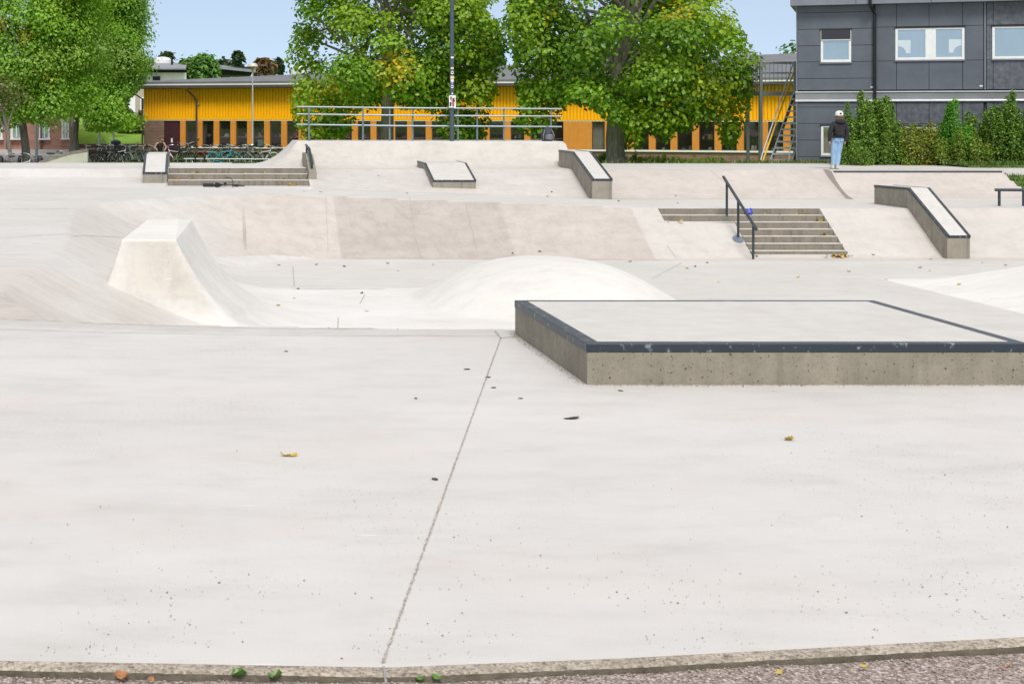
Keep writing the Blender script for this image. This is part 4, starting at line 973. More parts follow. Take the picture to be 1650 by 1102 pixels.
a, c = P3(-145, 96, 91), P3(116, 96, 91); b = MB(); b.add([(a.x, 91, a.z), (c.x, 91, a.z), (c.x, 96, a.z+2), (a.x, 96, a.z+2), (c.x, 101, a.z), (a.x, 101, a.z)], [(0, 1, 2, 3), (3, 2, 4, 5), (1, 4, 2)]); b.build('roof', mat_felt, Bk, world=True)
Wh = thing('white_gate_pier', 'white rounded board standing behind the left trees beside the red brick building', 'board', (P3(115, 205, 93).x, 93, -.4))
a, c = P3(110.5, 205, 93), P3(120, 188, 93); b = MB(); n = 10; pl = [(a.x, 93, a.z), (c.x, 93, a.z)]+[((a.x+c.x)/2+(c.x-a.x)/2*math.cos(q), 93, a.z+.35+.32*math.sin(q)) for q in np.linspace(0, math.pi, n)]
b.prism(pl, (0, .06, 0)); b.build('board', mat_white, Wh, world=True)
b = MB(); m_ = (a.x+c.x)/2; b.tube((m_, 93.1, -.45), (m_, 93.1, a.z+.2), .05, n=6); b.build('post', mat_galv, Wh, world=True)

# garden walls, concrete wedge --------------------------------
def wall(name, label, px0, px1, py0, py1, D0, D1, mat, capm, caph=.12):
    a, c = P3(px0, py1, D0), P3(px1, py0, D0); t = thing(name, label, 'wall', ((a.x+c.x)/2, D0, a.z))
    b = MB(); b.box(a.x, c.x, D0, D1, a.z, c.z-caph); b.build('brickwork', mat, t, world=True)
    b = MB(); b.box(a.x-.03, c.x+.03, D0-.05, D1, c.z-caph+.002, c.z); b.build('cap', capm, t, world=True)
mat_cap = M('red_brown_cap', (.17, .075, .055), .7, .15, 4); mat_cap2 = M('brown_coping', (.11, .075, .055), .8, .2, 4)
wall('brick_wall', 'low brick wall with brown coping holding back the lawn slope', 111, 236, 232.5, 242, 93, 93.6, mat_brick, mat_cap2)
wall('brick_wall', 'brick wall with red brown cap running behind the parked bicycles', 112, 205, 241.3, 266, 86, 86.5, mat_brick, mat_cap, .17)
D = 58; t = thing('concrete_wedge', 'pale concrete wedge wall with a sloping weathered top behind the plaza', 'wall', (P3(110, 268, D).x, D, -.45))
pts = [P3(50, 268.5, D), P3(141, 268.5, D), P3(141, 244.5, D), P3(112, 249, D), P3(62, 264.5, D)]
b = MB(); b.prism([tuple(q) for q in pts], (0, .5, 0)); b.build('body', M('pale_wedge_concrete', (.50, .47, .41), .8, .1, 3, bmp=.1), t, world=True)
tp_ = [P3(62, 264.5, D), P3(112, 249, D), P3(141, 244.5, D)]; b = MB(); vs = []
for q in tp_: vs += [(q.x, D-.02, q.z+.0), (q.x, D-.02, q.z+.09), (q.x, D+.52, q.z+.09), (q.x, D+.52, q.z)]
b.add(vs, [(4*i+k, 4*i+(k+1) % 4, 4*i+4+(k+1) % 4, 4*i+4+k) for i in range(2) for k in range(4)]+[(3, 2, 1, 0), (8, 9, 10, 11)]); b.build('coping', M('weathered_coping', (.21, .185, .155), .9, .3, 6, bmp=.2), t, world=True)
# bollards
for i, px in enumerate((1, 33, 64.5)):
    q = P3(px, 251, 62); b = MB(); b.lathe([(.0, -1.05), (.12, -1.05), (.12, -.12), (.08, -.05), (.05, -.01), (0, 0)], (q.x, 62, .005), 10)
    tag(b.build('bollard', mat_black, loc=(q.x, 62, -1.0), smooth=True), ['black bollard at the extreme left edge of the photo', 'black bollard behind the bicycles between the two thin tree trunks', 'black bollard right of the leaning tree trunk'][i], 'bollard', 'bollards along the left path')
# bin
q = P3(187, 240, 90); t = thing('litter_bin', 'dark blue litter bin on a post in front of the lawn', 'litter bin', (q.x, 90, q.z-.5))
b = MB(); b.lathe([(0, -.5), (.22, -.5), (.27, .35), (.27, .4), (.1, .5), (0, .5)], tuple(q), 12); b.build('bin_body', M('navy_plastic', (.018, .025, .05), .5, .2), t, world=True, smooth=True)
b = MB(); b.tube((q.x-.28, 90, q.z-.9), (q.x-.28, 90, q.z+.5), .035, n=6); b.build('post', mat_galv, t, world=True)
# thin poles at the left and the lamp with the globe
for px, y0, y1, D, lab in ((59, 185, 256, 75, 'slim grey post before the red brick building'), (183, 200, 243, 91, 'slim pale post beside the litter bin')):
    a = P3(px, y1, D); t = thing('lamp_pole', lab, 'post', tuple(a)); b = MB(); b.tube(a, P3(px, y0-80, D), .075 if px < 100 else .05, .05, n=8); b.build('pole', mat_galv, t, world=True, smooth=True)
    c = P3(px, y0-80, D); b = MB(); b.lathe([(0, 0), (.22, .05), (.28, .2), (.2, .35), (0, .4)], tuple(c), 12); b.build('lamp_globe', mat_white, t, world=True, smooth=True)
D = 82; a = P3(407, 262, D); t = thing('street_lamp', 'pale grey lamp post with a flat globe head before the orange building', 'lamp post', tuple(a))
z1_ = P3(407, 110, D).z
b = MB(); b.path([a, (a.x, D, P3(407, 237, D).z)], .066, 10); b.build('base', mat_galv, t, world=True, smooth=True)
b = MB(); b.path([(a.x, D, P3(407, 237, D).z), (a.x, D, z1_)], [.042, .036], 10); b.build('pole', M('pale_pole', (.50, .51, .52), .45, .08, 6, .3), t, world=True, smooth=True)
b = MB(); b.lathe([(.04, -.2), (.06, -.02), (.10, .06), (.26, .10), (.275, .12)], (a.x, D, z1_-.05), 20); b.build('lamp_base', M('tan_lamp_base', (.42, .30, .19), .5, .1), t, world=True, smooth=True)
b = MB(); b.lathe([(.27, .12), (.255, .20), (.19, .27), (.09, .305), (0, .31)], (a.x, D, z1_-.05), 20); b.build('lamp_cap', M('lamp_opal', (.55, .54, .48), .35, .08), t, world=True, smooth=True)
# ---------------------------------------------------------------- trees, shrubs
mat_leaf = leafmat('leaf_green', .33); mat_bark = M('grey_brown_bark', (.25, .22, .18), .95, .4, 5, bmp=.8, stretch=(3, 3, .5)); mat_bark2 = M('pale_bark', (.17, .155, .13), .95, .4, 5, bmp=.7, stretch=(3, 3, .5))
def leaf_verts(P, N, size, g):
    """one folded leaf of four corners at every point P, facing N"""
    n = len(P); N = N/np.linalg.norm(N, axis=1, keepdims=True)
    a = g.normal(size=(n, 3)); a[:, 2] -= .5; t = a-N*(a*N).sum(1, keepdims=True); t /= np.linalg.norm(t, axis=1, keepdims=True)
    s = np.cross(N, t); L = size*g.uniform(.65, 1.3, (n, 1)); w = L*g.uniform(.34, .46, (n, 1)); fold = N*w*.45
    V = np.stack([P, P+t*L*.45+s*w+fold, P+t*L, P+t*L*.45-s*w+fold], 1).reshape(-1, 3)
    k = np.arange(n)[:, None]*4; F = np.concatenate([k+np.array([[0, 1, 2]]), k+np.array([[0, 2, 3]])]); return V, F
def pick(g, pal, n): return np.array(pal)[g.integers(0, len(pal), n)]*g.uniform(.72, 1.28, (n, 1))
def clumped(g, C, Rr, per, flat, out, up=.55, spread=.42):
    """leaves over the upper outer side of clumps: centres C, radii Rr"""
    P = []; N = []; I = []
    for i, (c, r) in enumerate(zip(C, Rr)):
        n = int(per*r*r); d = g.normal(size=(n, 3)); d[:, 2] = d[:, 2]*.9+.25; d /= np.linalg.norm(d, axis=1, keepdims=True)
        rad = r*(.45+.6*g.random((n, 1))**.6)*(1+.22*g.normal(size=(n, 1)))
        p = c+d*rad*np.array([1, 1, flat]); P.append(p)
        o = out[i]; N.append(d*.85+o*.3+np.array([0, 0, up])+g.normal(size=(n, 3))*spread); I.append(np.full(n, i))
    return np.concatenate(P), np.concatenate(N), np.concatenate(I)
def tree(name, label, trunk, tr, boxc, rad, nclump, per, size, pal, pal2, seed, group=None, droop=(), bark=None, pw=2.6, fork=None, cut=None, crange=(.75, 1.25), yellow=(), limbs=30):
    g = np.random.default_rng(seed); base = trunk[0]
    t = thing(name, label, 'tree', tuple(base), 0, group)
    bark = bark or mat_bark
    b = MB(); b.path(trunk, tr, 12)
    # root flare
    b.lathe([(tr[0]*1.5, -.3), (tr[0]*1.28, .05), (tr[0]*1.02, .5)], tuple(base), 12)
    top = Vector(trunk[-1]); C = []; tries = 0
    bc = np.array(boxc); rd = np.array(rad)
    while len(C) < nclump and tries < 20000:
        tries += 1; d = g.uniform(-1, 1, 3); q = (np.abs(d)**pw).sum()
        if q > 1 or q < .16: continue
        p = bc+d*rd
        if cut and cut(p): continue
        if C and min(np.linalg.norm((p-c)/np.array([1, 1, .8])) for c in C) < .62: continue
        C.append(p)
    C = np.array(C+[np.array(d) for d in droop]); Rr = g.uniform(*crange, len(C))
    out = (C-bc)/rd; out /= np.linalg.norm(out, axis=1, keepdims=True)
    for i in g.permutation(len(C))[:limbs]:
        c = Vector(C[i]); st = Vector(trunk[-1 if len(trunk) < 3 else -1-int(g.integers(0, 2))]); m = st.lerp(c, .5)+Vector((0, 0, .5+.3*g.normal()))+Vector(g.normal(size=3))*.25
        b.path([st, st.lerp(m, .5)+Vector(g.normal(size=3))*.1, m, m.lerp(c, .6), c], [tr[-1]*.55, tr[-1]*.42, .06, .04, .015], 6)
    b.build('trunk', bark, t, world=True, smooth=True)
    P, N, I = clumped(g, C, Rr, per, .72, out)
    if cut: keep = np.array([not cut(p) for p in P]); P, N, I = P[keep], N[keep], I[keep]
    V, F = leaf_verts(P, N, size, g)
    cl = np.array([pal[g.integers(0, len(pal))] for _ in C])*g.uniform(.85, 1.15, (len(C), 1))
    ye = g.random(len(C)) < .2; cl[ye] = np.array(pal2)[g.integers(0, len(pal2), ye.sum())]*.85
    c = (cl[I]*.75+pick(g, pal, len(P))*.25)*1.22
    # yellow-green upper shoots, some autumn sprays
    hi = np.clip((N[:, 2]/np.linalg.norm(N, axis=1)-.2), 0, 1)
    m = (g.random(len(P)) < .10)[:, None]; c = np.where(m, pick(g, pal2, len(P)), c)
    for (yp, yr) in yellow:
        m = (np.linalg.norm((P-np.array(yp))*np.array([1, .4, 1]), axis=1) < yr*g.uniform(.5, 1.1, len(P)))[:, None] & (g.random(len(P)) < .7)[:, None]; c = np.where(m, pick(g, [(.52, .42, .015), (.60, .44, .02), (.42, .40, .03)], len(P)), c)
    npmesh('crown', V-np.array(base), F, mat_leaf, parent=t, attrs={'tint': np.repeat(c, 4, 0)})
    return t
PG = [(.11, .225, .012), (.15, .275, .015), (.19, .315, .02), (.09, .19, .014)]; PY_ = [(.29, .41, .02), (.35, .43, .022), (.25, .38, .02)]
def w(px, py, D): return np.array(P3(px, py, D))
def pxy(p): return CXP+p[0]*FPX/p[1], HYP-(p[2]-EYE)*FPX/p[1]
def trim(lower, lim0, lim1, seed):
    """keeps a crown between its left and right limits and above the uneven lower edge of its hanging boughs"""
    lx, ly = zip(*lower); ay, ax = zip(*lim0); by, bx = zip(*lim1)
    def cut(p):
        u, v = pxy(p); j = 9*mnoise.noise((p[0]*1.9, p[1]*1.9, p[2]*1.9+seed))+11*mnoise.noise((p[0]*.8, p[1]*.8, p[2]*.9+seed+9))+8*mnoise.noise((p[0]*5, p[1]*5, p[2]*5+seed+3))
        return u < np.interp(v, ay, ax)+j or u > np.interp(v, by, bx)+j or v > np.interp(u, lx, ly)+j*1.1
    return cut
# the two big park trees
D1 = 64.0; x1 = (622-CXP)*D1/FPX
tree('park_tree', 'large round green tree behind the railing and dark pole, left of its twin', [(x1, D1, -.9), (x1+.05, D1, 1.2), (x1+.1, D1, 3.2), (x1+.2, D1, 5.5)], [.30, .25, .22, .15],
     (w(640, 0, D1)[0], D1, 5.2), (4.25, 4.0, 4.6), 115, 480, .165, PG, PY_, 21, 'park trees before the orange building',
     droop=[w(x, y, D1+dy) for x, y, dy in ((490, 150, -.5), (500, 185, .3), (525, 205, -.2), (553, 205, 0), (505, 215, 0), (540, 216, .4), (735, 185, -.4), (765, 195, -.6), (742, 215, -.8), (785, 150, 0), (660, 165, 1), (600, 155, .8), (770, 220, -.3), (480, 95, 0), (795, 95, 0), (795, 60, 0), (485, 60, 0))],
     yellow=[(w(638, 115, D1-3.0), .95), (w(527, 148, D1-2.6), .7), (w(630, 100, D1-3.2), .5)], crange=(.5, 1.25),
     cut=trim([(460, 150), (475, 195), (485, 226), (552, 232), (566, 196), (585, 172), (640, 168), (690, 176), (705, 224), (780, 230), (795, 175), (812, 118)], [(-200, 500), (0, 478), (60, 470), (90, 460), (140, 474), (190, 465), (230, 490)], [(-200, 780), (0, 797), (15, 776), (40, 800), (95, 811), (140, 798), (230, 782)], 1))
D2 = 60.0; x2 = (993-CXP)*D2/FPX
tree('park_tree', 'large spreading green tree with its thick bare trunk in view, right of its twin', [(x2, D2, -.5), (x2-.06, D2, .7), (x2+.05, D2, 1.6), (x2+.05, D2, 3), (x2+.4, D2, 5.2)], [.38, .335, .36, .30, .18],
     (w(1012, 0, D2)[0], D2, 5.3), (4.7, 4.2, 4.6), 125, 480, .165, PG, PY_, 33, 'park trees before the orange building',
     droop=[w(x, y, D2+dy) for x, y, dy in ((845, 145, 0), (840, 180, -.3), (860, 198, .2), (880, 160, .5), (855, 212, .5), (945, 150, -1.5), (968, 172, -1.8), (980, 188, -1.9), (1022, 228, 1.5), (1015, 205, 1.2), (1080, 180, .5), (1070, 205, 1), (1130, 180, -1), (1170, 195, 0), (1182, 215, -.2), (1195, 175, 0), (1205, 145, 0), (1178, 226, .3), (1215, 110, 0), (1110, 160, -2), (1060, 120, -3), (1190, 120, 0), (1170, 60, 0), (832, 60, 0), (828, 100, 0))],
     yellow=[(w(1095, 25, D2-3), .5), (w(1075, 8, D2-3.4), .7), (w(900, 25, D2-3), .6), (w(1118, 112, D2-3), .25)], crange=(.5, 1.25),
     cut=trim([(812, 110), (822, 150), (832, 212), (892, 218), (906, 170), (930, 162), (960, 176), (985, 198), (1003, 200), (1010, 238), (1030, 240), (1042, 208), (1075, 224), (1095, 206), (1150, 198), (1165, 228), (1188, 238), (1202, 185), (1228, 112)], [(-200, 840), (0, 818), (40, 814), (100, 826), (150, 834), (230, 830)], [(-200, 1130), (0, 1172), (30, 1188), (70, 1204), (95, 1226), (140, 1212), (170, 1222), (230, 1196)], 2))
PB = [(.15, .30, .02), (.19, .36, .03), (.24, .41, .035), (.15, .29, .03)]; PB2 = [(.34, .46, .04), (.28, .42, .06), (.22, .33, .09)]
D3 = 70.0
tree('tall_tree', 'tall leafy tree with a dark leaning trunk, leftmost in the photo', [w(44, 276, D3), w(41, 235, D3), w(37, 205, D3), w(33, 165, D3), w(45, 90, D3)], [.21, .18, .17, .15, .10],
     (w(20, 0, D3)[0], D3, 6.8), (4.1, 3.2, 6.4), 230, 640, .125, PB, PB2, 44, 'trees at the left', bark=mat_bark2, limbs=14,
     droop=[w(x, y, D3+dy) for x, y, dy in ((5, 160, 0), (-20, 180, .5), (60, 178, -.6), (85, 172, -.8), (100, 150, 0), (20, 185, .6), (75, 190, -.5), (40, 170, -1))],
     cut=lambda p: p[2] < 1.0+.25*math.sin(p[0]*2.3), yellow=[(w(40, 60, D3-2.8), .45), (w(78, 128, D3-2.5), .4), (w(2, 38, D3-2.8), .5)])
D4 = 84.0
tree('tall_tree', 'tall leafy tree with several pale stems standing by the lawn left of the orange building', [w(120, 240, D4), w(121, 215, D4), w(124, 180, D4), w(140, 100, D4)], [.20, .17, .15, .12],
     (w(146, 0, D4)[0], D4, 7.6), (2.35, 2.5, 7.2), 210, 760, .14, PB, [(.18, .26, .10), (.22, .33, .06)], 55, 'trees at the left', bark=mat_bark2, limbs=14, pw=3.2,
     droop=[w(x, y, D4+dy) for x, y, dy in ((182, 150, 0), (190, 170, 0), (175, 185, 0), (150, 195, .2), (165, 205, .4), (188, 190, .1), (192, 160, 0), (140, 180, -.4), (185, 205, .5), (212, 100, 0), (210, 60, 0), (214, 25, 0), (202, 128, 0), (130, 150, -1))],
     cut=lambda p: p[2] < .72 or (p[0] > w(205, 0, D4)[0] and p[2] < 2.3+(p[0]-w(205, 0, D4)[0])*1.0 and p[2] > 1.6) or (p[2] < 1.5 and p[0] < w(138, 0, D4)[0]))
def thin_tree(label, px, D, seed, lean=0.):
    a = w(px, 262, D); t = thing('young_tree', label, 'tree', tuple(a)); b = MB()
    b.path([a, a+np.array([-.1-lean, 0, 1.5]), a+np.array([-.3-lean, 0, 2.4])], [.09, .075, .05], 8)
    b.path([a+np.array([-.1-lean, 0, 1.4]), a+np.array([.2-lean, 0, 2.2])], [.05, .03], 6); b.path([a+np.array([-.1-lean, 0, 1.2]), a+np.array([-.55-lean, 0, 2.1])], [.05, .03], 6)
    b.build('trunk', mat_bark2, t, world=True, smooth=True); g = np.random.default_rng(seed)
    C = np.array([a+np.array([dx-lean, dy, h]) for dx, dy, h in ((-.3, 0, 2.5), (.3, .2, 2.6), (-.7, .1, 2.4), (0, -.2, 3.0), (-.5, -.2, 3.1))]); o = np.tile(np.array([[0, 0, 1.]]), (5, 1))
    P, N, I = clumped(g, C, np.full(5, .65), 500, .8, o); V, F = leaf_verts(P, N, .12, g)
    npmesh('crown', V-a, F, mat_leaf, parent=t, attrs={'tint': np.repeat(pick(g, [(.17, .18, .06), (.22, .22, .10), (.12, .15, .04)], len(P)), 4, 0)})
thin_tree('thin pale young tree with forked stem left of the leaning trunk', 18, 66, 3, .1)
# sapling with orange leaves beside the lawn
a = w(160, 241, 92); t = thing('sapling', 'young sapling with orange and red autumn leaves in front of the lawn', 'tree', tuple(a))
b = MB(); b.path([a, a+np.array([0, 0, 1.6])], [.075, .055], 8); b.path([a+np.array([0, 0, 1.6]), a+np.array([-.05, 0, 2.4])], [.03, .01], 5); b.build('trunk', mat_galv, t, world=True)
g = np.random.default_rng(6); C = np.array([a+np.array(o) for o in ((-.05, -.3, 1.75), (.15, -.3, 1.35), (-.1, -.3, 2.1), (.25, -.3, 1.2))]); P, N, I = clumped(g, C, np.array([.3, .25, .22, .2]), 700, .8, np.tile([[0, 0, 1.]], (4, 1)))
V, F = leaf_verts(P, N, .14, g); npmesh('crown', V-a, F, mat_leaf, parent=t, attrs={'tint': np.repeat(pick(g, [(.55, .25, .03), (.5, .10, .03), (.6, .33, .05)], len(P)), 4, 0)})
# far trees on the skyline
def far_tree(name, label, px, py0, py1, D, wpx, seed, pal, n=14, per=150, size=.4):
    g = np.random.default_rng(seed); a = w(px, py1, D); top = w(px, py0, D); h = top[2]-a[2]; r = wpx*D/FPX/2
    t = thing(name, label, 'tree', tuple(a)); b = MB(); b.path([a-np.array([0, 0, 3]), a+np.array([0, 0, h*.8])], [r*.08, r*.03], 6); b.build('trunk', mat_bark, t, world=True)
    if name == 'pine_tree':
        C = []; 
        for k in range(n): f = k/n; q = g.uniform(0, 6.28); rr_ = r*(1-f*.75)*g.uniform(.3, .8); C.append(a+np.array([rr_*math.cos(q), rr_*math.sin(q), h*(.15+.83*f)]))
        C = np.array(C); Rr = np.full(n, r*.30)
    else:
        d = g.normal(size=(n, 3)); d /= np.linalg.norm(d, axis=1, keepdims=True); C = a+np.array([0, 0, h*.48])+d*np.array([r*.62, r*.62, h*.33]); Rr = np.full(n, min(r, h)*.42)
    out = np.tile([[0, 0, .7]], (n, 1)); P, N, I = clumped(g, C, Rr/np.mean(Rr), per, .8, out)
    P = C[I]+(P-C[I])*Rr[I][:, None]; V, F = leaf_verts(P, N, size, g)
    npmesh('crown', V-a, F, mat_leaf, parent=t, attrs={'tint': np.repeat(pick(g, pal, len(P))*1.7, 4, 0)})
far_tree('broadleaf_tree', 'round mid green tree standing behind the orange building roof', 320, 86, 138, 135, 62, 1, [(.07, .15, .03), (.09, .18, .035), (.06, .12, .03)], 26, 260, .42)
far_tree('pine_tree', 'slim dark pine with open top on the skyline beyond the roof', 384, 84, 118, 190, 26, 2, [(.03, .055, .025), (.04, .07, .03)], 14, 60, .55)
far_tree('pine_tree', 'small dark pine on the skyline above the white house', 268, 87, 112, 185, 34, 3, [(.035, .06, .028), (.05, .075, .03)], 12, 90, .55)
far_tree('broadleaf_tree', 'reddish brown tree on the skyline beside the globe lamp', 424, 97, 122, 170, 38, 4, [(.10, .06, .03), (.13, .075, .035), (.07, .06, .03)], 18, 170, .5)
far_tree('pine_tree', 'tiny dark spruce tip above the roof left of the big tree', 450, 95, 120, 200, 14, 5, [(.03, .055, .025)], 9, 60, .5)
far_tree('broadleaf_tree', 'dark low trees peeking above the roof between the house and the pine', 360, 100, 120, 200, 40, 6, [(.03, .055, .028), (.045, .07, .03)], 16, 120, .6)
far_tree('broadleaf_tree', 'dark green tree behind the white house at its left end', 243, 88, 122, 180, 22, 7, [(.06, .11, .03), (.08, .13, .03)], 12, 130, .5)
far_tree('broadleaf_tree', 'round green bush tree far right of the photo hidden behind the grey building', 1330, 60, 150, 160, 160, 8, [(.06, .12, .03)], 16, 100, .6)
# shrubs along the grey building
mat_stem = M('shrub_stem', (.13, .10, .065), .9, .3, 9)
def shrub(name, label, x, y, zb, hw, h, nst, per, size, pal, seed, group=None, dep=.9, spread=1., cat='shrub'):
    g = np.random.default_rng(seed); t = thing(name, label, cat, (x, y, zb), 0, group); b = MB(); P = []; N = []
    for i in range(int(nst*1.5)):
        q = g.uniform(0, 6.28); r0 = g.random()**.5; ex = hw*r0*math.cos(q); ey = dep*r0*math.sin(q); hh = h*(1-.35*r0**2)*g.uniform(.35, 1.06)
        p0 = np.array([x+ex*.7, y+ey*.6, zb-.05]); p2 = np.array([x+ex*spread, y+ey, zb+hh]); p1 = (p0+p2)/2+np.array([ex*.25, ey*.2, hh*.12])
        b.path([p0, p1*.6+p0*.4, p1, p2], [.016, .013, .010, .004], 4)
        n = int(per*1.35*hh); u = g.random(n)**.75; u = .12+.9*u; u = u[:, None]
        c = (1-u)**2*p0+2*u*(1-u)*p1+u*u*p2; wd_ = .20*(1.12-u)**.8+.02
        d = g.normal(size=(n, 3)); P.append(c+d*wd_*np.array([.62, .62, .5])); N.append(d*.5+np.array([0, -.25, .6])+g.normal(size=(n, 3))*.5)
    b.build('stems', mat_stem, t, world=True)
    P = np.concatenate(P); N = np.concatenate(N); k = P[:, 2] > zb+.02; P, N = P[k], N[k]; V, F = leaf_verts(P, N, size*.58, g)
    npmesh('foliage', V-np.array([x, y, zb]), F, mat_leaf, parent=t, attrs={'tint': np.repeat(pick(g, pal, len(P)), 4, 0)})
SG = [(.11, .22, .018), (.15, .27, .025), (.20, .33, .035), (.08, .16, .014)]; SA = [(.18, .27, .025), (.27, .31, .03), (.14, .24, .025), (.26, .22, .035)]; SB = [(.10, .31, .02), (.14, .36, .03)]; SD = [(.07, .15, .016), (.10, .20, .02), (.135, .25, .03)]
def sx(px, D): return (px-CXP)*D/FPX
GSH = 'shrubs along the grey building'
for lab, px, D, hw, py, nst, per, size, pal, sd_ in (
    ('tall wild green shrub right behind the person in the cap', 1400, 51.5, .95, 150, 44, 150, .115, SG, 1),
    ('thin pale shoots rising right of the tall wild shrub', 1448, 52.0, .35, 172, 9, 130, .11, SG, 2),
    ('yellowish autumn shrub in front of the white ground floor window', 1478, 51.2, .75, 192, 30, 150, .11, SA, 3),
    ('dark bushy shrub below the double ground floor window', 1515, 51.6, .7, 196, 26, 150, .11, SD, 4),
    ('narrow bright green climbing plant standing up like a column', 1539, 51.0, .17, 166, 12, 240, .10, SB, 5),
    ('green shrub with thin upright tips right of the bright climbing plant', 1580, 51.3, .75, 176, 30, 150, .11, SG, 6),
    ('big dark shrub at the right edge below the third upper window', 1632, 50.8, .95, 146, 46, 160, .115, SD+SG, 7),
    ('broad green shrub growing in the middle of the row, in front of the others', 1552, 50.4, .85, 206, 26, 150, .11, SG+SA, 9),
    ('low leafy shrub at the foot of the person, under the ground floor window', 1372, 51.0, .5, 220, 16, 140, .10, SG, 10)):
    h = P3(px, py, D).z+.25; shrub('garden_shrub', lab, sx(px, D), D, -.25, hw, h, nst, per, size, pal, sd_, GSH)
shrub('garden_shrub', 'dense shrub just outside the right edge of the photo', sx(1690, 50.6), 50.6, -.25, 1.1, 2.4, 36, 130, .115, SD, 8, GSH)
shrub('lawn_bush', 'rounded olive bush on the lawn in front of the white house', sx(214, 108), 108, float(terr(np.array(sx(214, 108)), np.array(108.))), 1.5, 1.6, 46, 110, .2, [(.10, .15, .03), (.13, .18, .04), (.16, .13, .04)], 12, None, 1.2, 1., 'bush')
shrub('lawn_bush', 'bright green low bush on the lawn behind the sapling', sx(168, 104), 104, 1.0, 1.3, .9, 30, 110, .2, [(.12, .24, .03), (.17, .30, .04)], 13, None, 1., 1., 'bush')
for i, (px, hh) in enumerate(((300, .6), (335, .5), (372, .65), (410, .55), (448, .6))):
    D = 88.5-.0*i; zb = float(terr(np.array(sx(px, D)), np.array(D))); shrub('low_hedge', 'low green hedge bush behind the bicycles at the foot of the orange building', sx(px, D), D, zb, .75, hh, 26, 110, .17, SD+SG, 90+i, 'hedge bushes behind the bicycles', .5, 1., 'bush')
# weeds along the brick wall and under the trunk
for i, (px, D, hw, hh) in enumerate(((1012, 63, .8, .62), (1050, 64, .9, .60), (1080, 66, .8, .62), (1120, 67, .9, .5), (1150, 68, .8, .55), (968, 62, .6, .7))):
    zb = float(terr(np.array(sx(px, D)), np.array(float(D)))); shrub('weed_clump', 'low dry green weeds below the brick wall', sx(px, D), D, zb, hw, hh, 26, 130, .10, SA+SG, 60+i, 'weeds below the brick wall', .5, 1.1, 'weeds')

